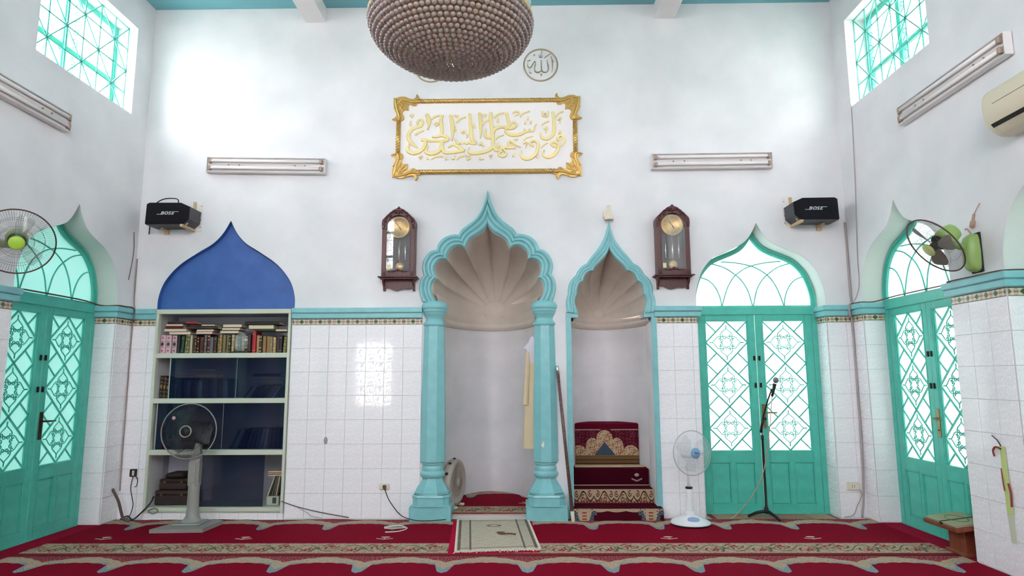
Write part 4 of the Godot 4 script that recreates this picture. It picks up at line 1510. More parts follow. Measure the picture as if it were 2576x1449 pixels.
func text_mesh(t: String, height: float, depth: float, f: Font) -> TextMesh:
	var m := TextMesh.new()
	m.text = t
	m.font = f
	m.font_size = 64
	m.pixel_size = height / 46.0
	m.depth = depth
	m.curve_step = 2.0
	return m

func copy_of(o: Node3D, label: String) -> Node3D:
	var base := o.name.get_slice("_0", 0)
	var c: Node3D = o.duplicate()
	c.name = numbered(base)
	add_child(c)
	c.set_meta("label", label)
	return c

func furnish() -> void:
	font_bold = SystemFont.new()
	font_bold.font_names = PackedStringArray(["Droid Sans"])
	font_bold.font_weight = 700
	font_serif = SystemFont.new()
	font_serif.font_names = PackedStringArray(["Droid Serif"])
	mat("gold", c8(208, 170, 98), 0.35, 0.7)
	mat("pale_gold", c8(240, 222, 160), 0.35, 0.35)
	mat("white_plastic", c8(232, 232, 228), 0.4)
	mat("cream_plastic", c8(226, 218, 196), 0.45)
	mat("steel", c8(190, 192, 194), 0.25, 0.9)
	mat("black", c8(24, 24, 27), 0.6)
	mat("rubber", c8(36, 34, 34), 0.8)
	chandelier()
	lettering()
	fluorescents()
	clocks()
	speakers()
	spot_lamp()
	wall_fans()
	air_conditioner()
	stand_fans()
	microphone()
	niche_things()
	rugs()
	right_side_things()
	cables()

func chandelier() -> void:
	var t := thing("chandelier", "large bowl chandelier of strung crystal beads hanging from the ceiling", "chandelier", Vector3(-0.45, 3.773, 2.9))
	var m := mat("crystal", c8(214, 200, 196, 0.35), 0.06, 0.0, 0.7)
	m.refraction_enabled = true
	m.refraction_scale = 0.05
	m.cull_mode = BaseMaterial3D.CULL_BACK
	var R := 0.534
	var k := 0.55
	# bands
	var s := mb(true)
	for b in [[0.0, R + 0.008, 0.012], [0.17, R - 0.03, 0.012]]:
		lathe(s, [Vector2(b[1] - 0.006, b[0]), Vector2(b[1] + 0.004, b[0]), Vector2(b[1] + 0.007, b[0] + b[2]), Vector2(b[1] + 0.004, b[0] + 2 * b[2]), Vector2(b[1] - 0.006, b[0] + 2 * b[2]), Vector2(b[1] - 0.006, b[0])].slice(0, 5), 64)
	part(t, "gold_band", s, M.gold)
	# wires that carry the strings
	s = mb(true)
	var beads := []
	var phi := 0.03
	var row := 0
	while phi < 1.5:
		var r := R * cos(phi)
		var y := -k * R * sin(phi)
		var pts := []
		for i in 48: pts.append(Vector3(r * cos(TAU * i / 48) * 0.985, y + 0.012, r * sin(TAU * i / 48) * 0.985))
		if r > 0.04: tube(s, pts, 0.0022, 4, true)
		var n := maxi(1, int(TAU * r / 0.0375))
		for i in n:
			var a := TAU * (i + 0.5 * (row % 2)) / n
			beads.append(Vector3(r * cos(a), y, r * sin(a)))
		phi += 0.0345 / (R * sqrt(pow(sin(phi), 2) + pow(k * cos(phi), 2)))
		row += 1
	for i in 12:
		var a := TAU * i / 12
		var p3 := []
		for j in 9:
			var f := 1.5 * j / 8.0
			p3.append(Vector3(R * cos(f) * cos(a) * 0.97, -k * R * sin(f) + 0.02, R * cos(f) * sin(a) * 0.97))
		tube(s, p3, 0.003, 4, false, false)
	part(t, "wire_frame", s, mat("dull_brass", c8(142, 120, 98), 0.45, 0.7))
	# second, upper tier and crown
	for j in 5:
		var f := 0.25 + 0.24 * j
		var r := (R - 0.05) * cos(f * 0.95)
		var y := 0.2 + 0.3 * sin(f)
		var n := int(TAU * r / 0.042)
		for i in n:
			var a := TAU * (i + 0.5 * (j % 2)) / n
			beads.append(Vector3(r * cos(a), y, r * sin(a)))
	# prisms between the bands
	s = mb()
	for i in 84:
		var a := TAU * i / 84
		var c := Vector3(cos(a) * (R - 0.014), 0.1, sin(a) * (R - 0.014))
		lathe(s, [Vector2(0.002, 0.075), Vector2(0.012, 0.05), Vector2(0.012, -0.04), Vector2(0.002, -0.07)], 5, Transform3D(Basis.IDENTITY, c))
	var pr := part(t, "prism_curtain", s, M.crystal, "ring of hanging crystal prisms")
	pr.set_meta("kind", "stuff")
	s = mb(true)
	lathe(s, [Vector2(0.03, 0.45), Vector2(0.1, 0.47), Vector2(0.1, 0.5), Vector2(0.03, 0.54), Vector2(0.012, 0.6), Vector2(0.012, CEIL - 3.773 - 0.08), Vector2(0.08, CEIL - 3.773 - 0.05), Vector2(0.09, CEIL - 3.773)], 20)
	for i in 8:
		var a := TAU * i / 8
		tube(s, [Vector3(0.09 * cos(a), 0.48, 0.09 * sin(a)), Vector3(0.25 * cos(a), 0.44, 0.25 * sin(a)), Vector3((R - 0.04) * cos(a), 0.19, (R - 0.04) * sin(a))], 0.005, 5)
	part(t, "stem", s, M.gold)
	# beads: the 300 nearest the viewer one by one, the rest together
	var cam := Vector3(0, 1.435, 6.889) - t.position
	beads.sort_custom(func(a, b): return a.distance_squared_to(cam) < b.distance_squared_to(cam))
	s = mb(true)
	ball(s, Vector3.ZERO, Vector3(0.0178, 0.0172, 0.0178), 12, 7)
	var bm := done(s, M.crystal)
	for i in 300:
		var o := inst(t, "bead", bm, M.crystal)
		o.position = beads[i]
	var mm := MultiMesh.new()
	mm.transform_format = MultiMesh.TRANSFORM_3D
	mm.mesh = bm
	mm.instance_count = beads.size() - 300
	for i in range(300, beads.size()):
		mm.set_instance_transform(i - 300, Transform3D(Basis.IDENTITY, beads[i]))
	var mi := MultiMeshInstance3D.new()
	mi.name = "bead_mass"
	mi.multimesh = mm
	mi.material_override = M.crystal
	mi.set_meta("kind", "stuff")
	t.add_child(mi)

# strokes given in picture-like units (y down) -> ribbons; a stroke is [half width at start, middle, end, points...]
func ribbons(s: SurfaceTool, list: Array, c: Vector2, sc: Vector2, z0: float, z1: float, wk := 1.0) -> void:
	var lift := 0.0
	for q in list:
		var pts := []
		for i in range(3, q.size(), 2): pts.append(Vector2((q[i] - c.x) * sc.x, (c.y - q[i + 1]) * sc.y))
		var p := spline(pts, 4) if pts.size() > 2 else [pts[0], pts[0].lerp(pts[1], 0.33), pts[0].lerp(pts[1], 0.67), pts[1]]
		var w := []
		var n := p.size()
		for i in n:
			var t := float(i) / (n - 1)
			var h: float = lerpf(q[0], q[1], t * 2.0) if t < 0.5 else lerpf(q[1], q[2], t * 2.0 - 1.0)
			w.append(h * sc.x * wk)
		lift += 0.00012
		stroke(s, p, w, z0, z1 + lift)

func lettering() -> void:
	var t := thing("calligraphy_frame", "white panel of golden raised Arabic calligraphy in an ornate gilt frame", "calligraphy", Vector3(-0.366, 4.117, 0.0))
	var sc := Vector2(0.000906, 0.000939)
	var c := Vector2(1260, 600)
	var m := mat("panel_white", c8(244, 240, 238), 0.5)
	var s := mb()
	box2(s, Vector3(-0.985, -0.40, 0.001), Vector3(0.985, 0.415, 0.012))
	part(t, "panel", s, M.panel_white)
	# rope bars
	for e in 4:
		s = mb(true)
		var a: Vector2 = [Vector2(390, 158), Vector2(390, 1036), Vector2(168, 380), Vector2(2348, 380)][e]
		var b: Vector2 = [Vector2(2120, 158), Vector2(2120, 1036), Vector2(168, 820), Vector2(2348, 820)][e]
		var pa := Vector2((a.x - c.x) * sc.x, (c.y - a.y) * sc.y)
		var pb := Vector2((b.x - c.x) * sc.x, (c.y - b.y) * sc.y)
		tube(s, [v3(pa, 0.012), v3(pb, 0.012)], 0.025, 10)
		var d := (pb - pa).normalized()
		var nn := Vector2(-d.y, d.x)
		var L := pa.distance_to(pb)
		var k := 0.0
		while k < L - 0.03:
			var p := pa + d * k
			tube(s, [v3(p + nn * 0.024, 0.016), v3(p + d * 0.008 + nn * 0.014, 0.034), v3(p + d * 0.022 - nn * 0.014, 0.034), v3(p + d * 0.03 - nn * 0.024, 0.016)], 0.0062, 5)
			k += 0.03
		part(t, "rope_moulding", s, M.gold)
	# corner scrolls
	for e in 4:
		var sx := -1.0 if e % 2 == 0 else 1.0
		var sy := 1.0 if e < 2 else -1.0
		# in units from the outer corner, x and y inwards; plate first, then leaf ribs and scrolls
		var to_m := func(px: float, py: float, z: float) -> Vector3:
			var ox := px if sx < 0 else 2520.0 - px
			var oy := py if sy > 0 else 1213.0 - py
			return Vector3((ox - c.x) * sc.x, (c.y - oy) * sc.y, z)
		var plate := [105, 110, 130, 125, 165, 105, 235, 100, 290, 122, 340, 132, 374, 116, 388, 72, 414, 100, 412, 135, 448, 142, 448, 180, 400, 186, 385, 214, 340, 216, 312, 196, 285, 216, 292, 275, 250, 270, 214, 302, 234, 350, 234, 386, 195, 410, 142, 400, 120, 396, 84, 386, 130, 360, 142, 320, 115, 260, 105, 180]
		var pl := []
		for i in range(0, plate.size(), 2):
			var q3: Vector3 = to_m.call(float(plate[i]), float(plate[i + 1]), 0.0)
			pl.append(Vector2(q3.x, q3.y))
		s = mb()
		prism(s, PackedVector2Array(spline(pl, 2, true)), 0.002, 0.026)
		part(t, "corner_plate", s, M.gold, "gilt acanthus corner")
		s = mb(true)
		var curls := [
			[10, 15, 18, 125, 130, 135, 190, 150, 260, 172, 320, 180, 370, 165, 400], [10, 15, 18, 130, 125, 190, 130, 260, 145, 320, 165, 380, 170, 440, 160],
			[8, 12, 5, 150, 395, 120, 390, 88, 386], [12, 12, 6, 190, 330, 220, 355, 226, 380, 200, 402], [8, 12, 5, 390, 150, 402, 120, 388, 78], [12, 12, 6, 330, 180, 352, 206, 376, 208, 398, 186],
			[11, 11, 8, 150, 250, 148, 205, 170, 180, 200, 185, 212, 210, 196, 232, 174, 226, 176, 206], [11, 11, 8, 250, 145, 208, 140, 182, 162, 188, 190, 212, 200, 232, 186, 224, 166, 206, 168],
			[12, 12, 4, 210, 205, 240, 235, 286, 270], [10, 10, 4, 228, 190, 262, 200, 284, 220], [10, 10, 4, 190, 235, 206, 262, 216, 296], [9, 9, 9, 250, 110, 285, 140, 300, 175], [9, 9, 9, 112, 240, 140, 275, 175, 290]]
		for q in curls:
			var pts := []
			for i in range(3, q.size(), 2): pts.append(to_m.call(float(q[i]), float(q[i + 1]), 0.026))
			var p: Array = spline(pts, 3)
			var w := []
			for i in p.size():
				var f := float(i) / (p.size() - 1)
				w.append((lerpf(q[0], q[1], f * 2.0) if f < 0.5 else lerpf(q[1], q[2], f * 2.0 - 1.0)) * 0.00092)
			tube(s, p, w, 7)
		part(t, "corner_scroll", s, M.gold)
	# the writing
	var big := [
		[10, 14, 18, 400, 452, 402, 415, 425, 392, 455, 400, 464, 432, 442, 470, 390, 486, 335, 512, 303, 550, 290, 592], [18, 17, 4, 290, 592, 302, 640, 340, 690, 385, 722, 414, 745],
		[6, 24, 4, 497, 352, 520, 325, 542, 400, 546, 450, 524, 522], [13, 18, 14, 712, 335, 692, 400, 703, 500, 702, 590], [7, 15, 16, 585, 605, 640, 607, 702, 588, 760, 608, 786, 640], [16, 13, 16, 786, 640, 730, 655, 640, 656, 560, 655, 505, 640, 452, 640],
		[12, 17, 18, 452, 640, 490, 652, 505, 690, 480, 745, 420, 792, 350, 808], [18, 17, 4, 350, 808, 300, 785, 285, 745, 304, 690],
		[8, 21, 4, 795, 370, 815, 345, 838, 480, 836, 590, 830, 662], [12, 18, 16, 1046, 318, 1052, 400, 1064, 520, 1076, 640, 1108, 670], [12, 13, 10, 1108, 670, 1120, 692, 1085, 692, 1040, 680, 1015, 692, 985, 680], [10, 10, 8, 985, 680, 955, 692, 930, 680, 900, 694, 872, 640],
		[5, 17, 14, 780, 742, 840, 708, 895, 722, 950, 762, 980, 782], [14, 15, 15, 980, 782, 900, 792, 800, 802, 738, 796, 712, 742, 704, 670], [14, 18, 17, 704, 670, 692, 750, 640, 800, 570, 816], [17, 16, 4, 570, 816, 520, 798, 514, 765, 535, 712],
		[8, 19, 4, 1155, 345, 1172, 318, 1184, 430, 1186, 540, 1176, 636], [13, 19, 17, 1312, 305, 1306, 380, 1322, 480, 1332, 580, 1336, 690], [17, 18, 4, 1336, 690, 1325, 742, 1270, 782, 1180, 806, 1090, 816, 1040, 800, 1030, 768, 1050, 738],
		[5, 17, 17, 1250, 508, 1238, 560, 1250, 605, 1285, 622, 1318, 600, 1332, 560], [14, 15, 15, 1342, 560, 1358, 522, 1415, 492, 1490, 492, 1545, 512, 1600, 500], [13, 12, 12, 1600, 500, 1624, 470, 1608, 438, 1572, 440, 1535, 470, 1500, 505, 1490, 545], [13, 18, 13, 1490, 545, 1530, 580, 1600, 592, 1680, 580, 1740, 552], [10, 14, 12, 1488, 330, 1506, 320, 1522, 400, 1532, 460, 1508, 500],
		[10, 9, 4, 1725, 520, 1742, 552, 1782, 548, 1786, 522, 1790, 548], [9, 10, 4, 1790, 548, 1834, 542, 1846, 500, 1872, 458],
		[12, 17, 16, 2072, 308, 2084, 400, 2090, 510, 2074, 590, 2020, 640], [16, 17, 4, 2020, 640, 1965, 638, 1926, 606, 1925, 566],
		[12, 13, 13, 2150, 668, 2132, 640, 2152, 608, 2190, 606, 2212, 650, 2192, 700, 2140, 738], [13, 12, 13, 2140, 738, 2085, 736, 2054, 704, 2088, 682, 2130, 702, 2142, 752], [14, 18, 4, 2142, 752, 2112, 812, 2050, 860, 1985, 862, 1948, 824, 1960, 780],
		[12, 13, 14, 1840, 728, 1800, 712, 1802, 680, 1850, 664, 1888, 700, 1884, 770], [14, 18, 4, 1884, 770, 1850, 840, 1780, 882, 1712, 880, 1676, 842, 1684, 780],
		[5, 14, 12, 1680, 742, 1610, 712, 1560, 672, 1528, 690, 1548, 735, 1604, 750], [12, 13, 13, 1604, 750, 1540, 752, 1490, 746, 1440, 764, 1398, 782, 1360, 770, 1336, 690], [6, 12, 12, 1395, 690, 1420, 730, 1470, 770, 1498, 822, 1468, 856, 1418, 846, 1410, 815, 1450, 785], [8, 10, 4, 1395, 690, 1400, 740, 1440, 764]]
	var marks := [
		[10, 11, 9, 570, 385, 615, 355, 675, 335], [10, 11, 9, 374, 582, 420, 548, 482, 522], [10, 11, 9, 880, 432, 930, 385, 1002, 358], [10, 11, 9, 1200, 468, 1230, 425, 1285, 395], [10, 11, 9, 1346, 382, 1390, 340, 1472, 312], [6, 9, 7, 1670, 372, 1702, 328, 1792, 294], [7, 9, 7, 1934, 478, 1965, 445, 2026, 424], [7, 9, 7, 2108, 362, 2150, 325, 2204, 304], [5, 8, 6, 1370, 648, 1402, 612, 1472, 588], [5, 8, 6, 1710, 668, 1750, 630, 1830, 608], [6, 9, 7, 1924, 752, 1960, 715, 2008, 690], [7, 10, 8, 576, 882, 640, 850, 724, 850], [7, 10, 8, 888, 892, 930, 858, 988, 844],
		[12, 10, 3, 312, 330, 330, 345, 330, 372], [8, 8, 3, 348, 322, 338, 345, 330, 372], [3, 12, 9, 318, 402, 312, 440, 326, 470], [12, 10, 3, 862, 340, 880, 352, 880, 374], [8, 8, 3, 898, 336, 890, 352, 880, 374], [3, 11, 8, 876, 482, 872, 520, 886, 538], [12, 10, 3, 1214, 332, 1230, 350, 1232, 376], [8, 8, 3, 1250, 328, 1240, 350, 1232, 376], [3, 11, 8, 1108, 446, 1104, 480, 1118, 504], [3, 11, 8, 1400, 376, 1394, 412, 1406, 440], [10, 9, 3, 1966, 524, 2004, 500, 1992, 545, 1996, 572], [8, 10, 5, 612, 450, 640, 430, 660, 445, 628, 474], [8, 9, 4, 940, 560, 975, 535, 990, 548, 965, 576], [6, 7, 4, 1006, 590, 1022, 580, 1026, 600, 1004, 622],
		[17, 17, 17, 1758, 384, 1784, 388], [17, 17, 17, 1724, 434, 1748, 438], [17, 17, 17, 1792, 434, 1816, 438], [19, 19, 19, 2146, 560, 2176, 564], [18, 18, 18, 1576, 838, 1602, 842], [19, 19, 19, 836, 866, 866, 868],
		[7, 8, 7, 1944, 300, 1952, 360, 1976, 364, 1982, 325, 1988, 362, 2012, 356, 2018, 298], [8, 10, 5, 1580, 322, 1612, 300, 1652, 306, 1650, 330, 1604, 354], [10, 8, 3, 2132, 408, 2176, 386, 2166, 420, 2164, 458], [8, 9, 4, 1168, 716, 1192, 676, 1200, 712, 1220, 716, 1206, 742], [8, 8, 3, 1708, 700, 1756, 684, 1740, 720, 1740, 756], [6, 7, 4, 1600, 640, 1614, 656, 1638, 640, 1624, 662],
		[8, 7, 3, 424, 858, 462, 844, 444, 870, 442, 890], [4, 9, 7, 524, 850, 536, 876, 548, 884], [4, 9, 7, 752, 846, 760, 880, 768, 892], [8, 8, 7, 1010, 850, 1050, 845, 1030, 872, 1024, 892, 1058, 876], [6, 7, 6, 1174, 862, 1178, 888, 1228, 886], [7, 7, 3, 1286, 846, 1322, 838, 1304, 862, 1302, 884], [3, 8, 6, 1886, 840, 1882, 866, 1890, 878]]
	s = mb()
	ribbons(s, big, c, sc, 0.012, 0.028, 1.45)
	part(t, "script", s, M.pale_gold, "raised golden calligraphy")
	s = mb()
	ribbons(s, marks, c, sc, 0.012, 0.024, 1.4)
	part(t, "vowel_marks", s, M.pale_gold)
	# round medallions
	var mp := mat("worn_gilt", c8(176, 160, 128), 0.3, 0.7)
	var word := [[[6, 18, 4, 1046, 490, 1075, 600, 1086, 740, 1084, 880, 1058, 1024], [9, 9, 3, 1085, 600, 1110, 650, 1136, 690], [5, 26, 14, 925, 605, 935, 690, 958, 800, 962, 900, 930, 985], [14, 26, 10, 930, 985, 860, 1010, 790, 985, 757, 920, 750, 760, 745, 600], [10, 26, 14, 756, 930, 715, 985, 640, 1008, 570, 980, 545, 910], [14, 14, 10, 545, 910, 552, 810, 572, 720, 566, 645], [10, 18, 20, 566, 645, 525, 680, 475, 770, 425, 845, 385, 858], [18, 14, 3, 385, 858, 345, 820, 332, 750, 338, 690], [9, 9, 7, 685, 440, 690, 520, 735, 512, 736, 450, 738, 512, 786, 520, 792, 430], [4, 9, 5, 778, 290, 755, 350, 742, 440], [7, 8, 4, 840, 548, 900, 500, 1032, 408], [16, 14, 4, 520, 468, 552, 440, 540, 420], [6, 12, 9, 320, 638, 370, 628, 426, 606], [9, 8, 3, 715, 1075, 745, 1062, 740, 1110, 738, 1155], [9, 7, 3, 765, 1062, 770, 1085, 755, 1095], [3, 5, 9, 384, 880, 386, 1000, 428, 1035, 440, 1010]],
		[[14, 16, 14, 980, 640, 940, 600, 900, 640, 930, 690, 990, 680, 1010, 640], [14, 16, 14, 900, 660, 840, 700, 780, 720, 720, 690, 660, 650], [14, 18, 14, 820, 600, 740, 640, 680, 700, 690, 760, 760, 790], [14, 16, 14, 660, 660, 610, 640, 590, 680, 630, 720, 660, 690], [14, 18, 8, 600, 700, 540, 720, 500, 690, 510, 620, 540, 560], [14, 20, 4, 510, 700, 450, 760, 390, 780, 350, 740], [8, 10, 4, 760, 480, 820, 450, 900, 430]]]
	for i in 2:
		var d := thing("medallion", ["gilt ring medallion with flowing script right of the chandelier", "gilt ring medallion half hidden behind the chandelier"][i], "medallion", Vector3([0.244, -0.999][i], 4.957, 0.0), 0, "gilt medallions above the calligraphy panel")
		s = mb(true)
		var pts := []
		for k in 64: pts.append(Vector3(0.19 * cos(TAU * k / 64), 0.19 * sin(TAU * k / 64), 0.006))
		tube(s, pts, 0.0085, 8, true)
		part(d, "ring", s, mp)
		s = mb()
		ribbons(s, word[i], Vector2(730, 770), Vector2(0.000373, 0.000373), 0.0, 0.01)
		part(d, "script", s, mp)

func fluorescents() -> void:
	mat("lamp_white", c8(226, 222, 220), 0.45)
	mat("lamp_tube", c8(240, 238, 236), 0.2)
	mat("lamp_rust", c8(168, 146, 132), 0.7)
	var t := thing("fluorescent_lamp", "twin-tube fluorescent lamp left of the calligraphy frame", "lamp", Vector3(-2.81, 3.786, 0), 0, "twin-tube fluorescent lamps")
	var s := mb()
	box2(s, Vector3(-0.655, -0.082, 0.004), Vector3(0.655, 0.082, 0.045))
	for y in [-0.083, 0.083]: cbox(s, Vector3(0, y, 0.038), Vector3(1.32, 0.01, 0.062), 0.003)
	for x in [-0.657, 0.657]: cbox(s, Vector3(x, 0, 0.038), Vector3(0.01, 0.176, 0.062), 0.003)
	part(t, "housing", s, M.lamp_white)
	s = mb(true)
	for y in [-0.04, 0.04]:
		var rings := []
		for x in [-0.64, 0.64]:
			var r := PackedVector3Array()
			for k in 9:
				var a := PI * k / 8
				r.append(Vector3(x, y + cos(a) * 0.036, 0.044 + sin(a) * 0.012))
			rings.append(r)
		skin(s, rings, false)
	part(t, "reflector", s, M.lamp_white)
	for y in [-0.04, 0.04]:
		s = mb(true)
		tube(s, [Vector3(-0.6, y, 0.074), Vector3(0.6, y, 0.074)], 0.0165, 12)
		part(t, "tube", s, M.lamp_tube)
		for x in [-0.618, 0.618]:
			s = mb()
			cbox(s, Vector3(x, y, 0.066), Vector3(0.03, 0.05, 0.045), 0.006)
			part(t, "lamp_holder", s, M.lamp_rust)
	for x in [-0.42, -0.3, 0.32, 0.43]:
		s = mb(true)
		tube(s, [Vector3(x, 0.002, 0.045), Vector3(x, 0.002, 0.056)], 0.007, 8)
		part(t, "screw", s, M.lamp_rust)
	t.rotation.z = -0.021
	var a := copy_of(t, "twin-tube fluorescent lamp right of the calligraphy frame")
	a.position = Vector3(2.11, 3.796, 0)
	a.rotation.z = 0.006
	a = copy_of(t, "twin-tube fluorescent lamp on the left wall")
	a.transform = wall_xf.left * Transform3D(Basis.IDENTITY, Vector3(-1.925, 3.785, 0))
	a = copy_of(t, "twin-tube fluorescent lamp on the right wall above the green fan")
	a.transform = wall_xf.right * Transform3D(Basis.IDENTITY, Vector3(1.86, 3.805, 0))

func clocks() -> void:
	var m := mat("mahogany", Color.WHITE, 0.35)
	m.albedo_texture = wood_tex(c8(64, 26, 26), c8(96, 40, 36), 4)
	m.uv1_triplanar = true
	m.uv1_scale = Vector3(3, 3, 3)
	mat("dial", c8(206, 184, 134), 0.4, 0.15)
	mat("clock_inside", c8(66, 44, 42), 0.7)
	mat("ink", c8(58, 42, 26), 0.6)
	mat("tag_paper", c8(214, 206, 160), 0.8)
	glass("clock_glass", Color.WHITE, 0.04)
	var t := thing("pendulum_clock", "carved mahogany pendulum wall clock left of the large niche", "clock", Vector3(-1.308, 2.375, 0), 0, "carved pendulum wall clocks")
	var s := mb()
	# case: a frame round the glass, sides and back
	for sg in [-1.0, 1.0]: cbox(s, Vector3(sg * 0.152, 0.42, 0.065), Vector3(0.05, 0.56, 0.13), 0.005)
	cbox(s, Vector3(0, 0.172, 0.065), Vector3(0.35, 0.06, 0.13), 0.005)
	box2(s, Vector3(-0.15, 0.16, 0.002), Vector3(0.15, 0.8, 0.016))
	part(t, "case", s, M.mahogany)
	s = mb()
	box2(s, Vector3(-0.13, 0.19, 0.016), Vector3(0.13, 0.8, 0.019))
	part(t, "inner_back", s, M.clock_inside)
	# carved crest round the dial
	s = mb()
	var out := [Vector2(0.178, 0.655), Vector2(0.182, 0.72), Vector2(0.176, 0.76), Vector2(0.15, 0.79), Vector2(0.125, 0.806), Vector2(0.1, 0.836), Vector2(0.07, 0.85), Vector2(0.05, 0.876), Vector2(0.022, 0.89), Vector2(0.0, 0.912)]
	var full := both_sides(spline(out, 3))
	var poly := PackedVector2Array(full)
	# inner edge: dial circle down to the shoulders
	for k in range(0, 25):
		var an := PI - deg_to_rad(14) * -1.0 - (PI + deg_to_rad(28)) * k / 24.0
		poly.append(Vector2(cos(an) * 0.124, 0.69 + sin(an) * 0.124))
	prism(s, poly, 0.01, 0.135)
	part(t, "crest", s, M.mahogany, "carved crest")
	s = mb(true)
	for sg in [-1.0, 1.0]:
		for q in [[0.012, 0.152, 0.70, 0.165, 0.74, 0.15, 0.765, 0.135, 0.75, 0.145, 0.73], [0.011, 0.165, 0.665, 0.155, 0.69, 0.15, 0.71], [0.012, 0.14, 0.78, 0.115, 0.81, 0.09, 0.82, 0.085, 0.8, 0.1, 0.795], [0.012, 0.08, 0.835, 0.05, 0.865, 0.025, 0.86, 0.03, 0.84, 0.045, 0.845], [0.009, 0.1, 0.83, 0.075, 0.848]]:
			var p3 := []
			for i in range(1, q.size(), 2): p3.append(Vector3(sg * q[i], q[i + 1], 0.137))
			tube(s, spline(p3, 3), q[0] as float, 6)
	ball(s, Vector3(0, 0.845, 0.138), Vector3(0.016, 0.024, 0.012), 10, 6)
	ball(s, Vector3(0, 0.893, 0.13), Vector3(0.012, 0.014, 0.012), 10, 6)
	# lower carving under the glass
	for sg in [-1.0, 1.0]:
		for q in [[0.008, 0.0, 0.21, 0.03, 0.205, 0.05, 0.198, 0.04, 0.19], [0.007, 0.04, 0.2, 0.075, 0.196, 0.1, 0.2]]:
			var p3 := []
			for i in range(1, q.size(), 2): p3.append(Vector3(sg * q[i], q[i + 1], 0.131))
			tube(s, spline(p3, 3), q[0] as float, 6)
	ball(s, Vector3(0, 0.214, 0.13), Vector3(0.02, 0.014, 0.01), 10, 6)
	part(t, "carving", s, M.mahogany)
	# dial
	s = mb(true)
	lathe(s, [Vector2(0.118, 0.085), Vector2(0.118, 0.097), Vector2(0.108, 0.1), Vector2(0.102, 0.094)], 40, Transform3D(Basis(Vector3.RIGHT, PI / 2), Vector3(0, 0.69, 0)))
	var d := part(t, "bezel", s, M.gold)
	s = mb()
	lathe(s, [Vector2(0.108, 0.08), Vector2(0.108, 0.092), Vector2(0.0, 0.092)], 40, Transform3D(Basis(Vector3.RIGHT, PI / 2), Vector3(0, 0.69, 0)))
	d = part(t, "dial", s, M.dial, "brass coloured dial")
	for k in 12:
		var an := PI / 2 - TAU * (k + 1) / 12.0
		var o := inst(d, "numeral", text_mesh(str(k + 1), 0.022, 0.001, font_serif), M.ink)
		o.position = Vector3(cos(an) * 0.082, 0.69 + sin(an) * 0.082, 0.0935)
	s = mb()
	for h in [[0.07, 0.0045, 2.2], [0.048, 0.006, -1.0]]:
		var an: float = h[2]
		var dir := Vector2(cos(an), sin(an))
		var nn := Vector2(-dir.y, dir.x)
		var p0 := Vector2(0, 0.69)
		prism(s, PackedVector2Array([p0 - nn * 0.003 - dir * 0.014, p0 + nn * 0.003 - dir * 0.014, p0 + dir * h[0] * 0.6 + nn * h[1], p0 + dir * h[0], p0 + dir * h[0] * 0.6 - nn * h[1]]), 0.096, 0.098)
	part(t, "hands", s, M.ink)
	# chime weights and pendulum
	for x in [-0.075, 0.0, 0.068]:
		s = mb(true)
		lathe(s, [Vector2(0.0, 0.315), Vector2(0.011, 0.318), Vector2(0.011, 0.465), Vector2(0.004, 0.475), Vector2(0.002, 0.56)], 12, Transform3D(Basis.IDENTITY, Vector3(x, 0.01, 0.075)))
		part(t, "weight", s, M.steel)
	s = mb(true)
	lathe(s, [Vector2(0.0, -0.004), Vector2(0.042, -0.004), Vector2(0.047, 0.0), Vector2(0.042, 0.006), Vector2(0.0, 0.012)], 28, Transform3D(Basis(Vector3.RIGHT, PI / 2), Vector3(0.005, 0.262, 0.06)))
	tube(s, [Vector3(0.005, 0.3, 0.058), Vector3(0.003, 0.6, 0.058)], 0.003, 6)
	part(t, "pendulum", s, M.gold)
	s = mb()
	box2(s, Vector3(-0.128, 0.2, 0.118), Vector3(0.128, 0.8, 0.121))
	part(t, "glass", s, M.clock_glass)
	s = mb()
	box(s, Vector3(-0.098, 0.245, 0.1225), Vector3(0.036, 0.052, 0.0015))
	part(t, "price_tag", s, M.tag_paper)
	# ledge and apron below
	s = mb()
	cbox(s, Vector3(0, 0.139, 0.075), Vector3(0.425, 0.013, 0.16), 0.004)
	cbox(s, Vector3(0, 0.125, 0.065), Vector3(0.37, 0.016, 0.13), 0.004)
	part(t, "ledge", s, M.mahogany)
	s = mb()
	var ap := PackedVector2Array([Vector2(-0.15, 0.118), Vector2(-0.15, 0.03)])
	for k in 13:
		var f := k / 12.0
		ap.append(Vector2(-0.15 + 0.3 * f, 0.034 - 0.026 * pow(sin(PI * f), 2) + 0.008 * sin(TAU * 2 * f)))
	ap.append(Vector2(0.15, 0.118))
	prism(s, ap, 0.02, 0.045)
	part(t, "apron", s, M.mahogany)
	for sg in [-1.0, 1.0]:
		s = mb()
		prism(s, PackedVector2Array([Vector2(0.0, 0.118), Vector2(0.11, 0.118), Vector2(0.09, 0.08), Vector2(0.05, 0.05), Vector2(0.045, 0.01), Vector2(0.03, 0.0), Vector2(0.005, 0.005)]), -0.011, 0.011, Transform3D(Basis(Vector3.UP, -PI / 2), Vector3(sg * 0.16, 0, 0.0)))
		part(t, "bracket", s, M.mahogany)
	var c := copy_of(t, "carved mahogany pendulum wall clock between the pulpit niche and the door")
	c.position = Vector3(1.634, 2.377, 0)

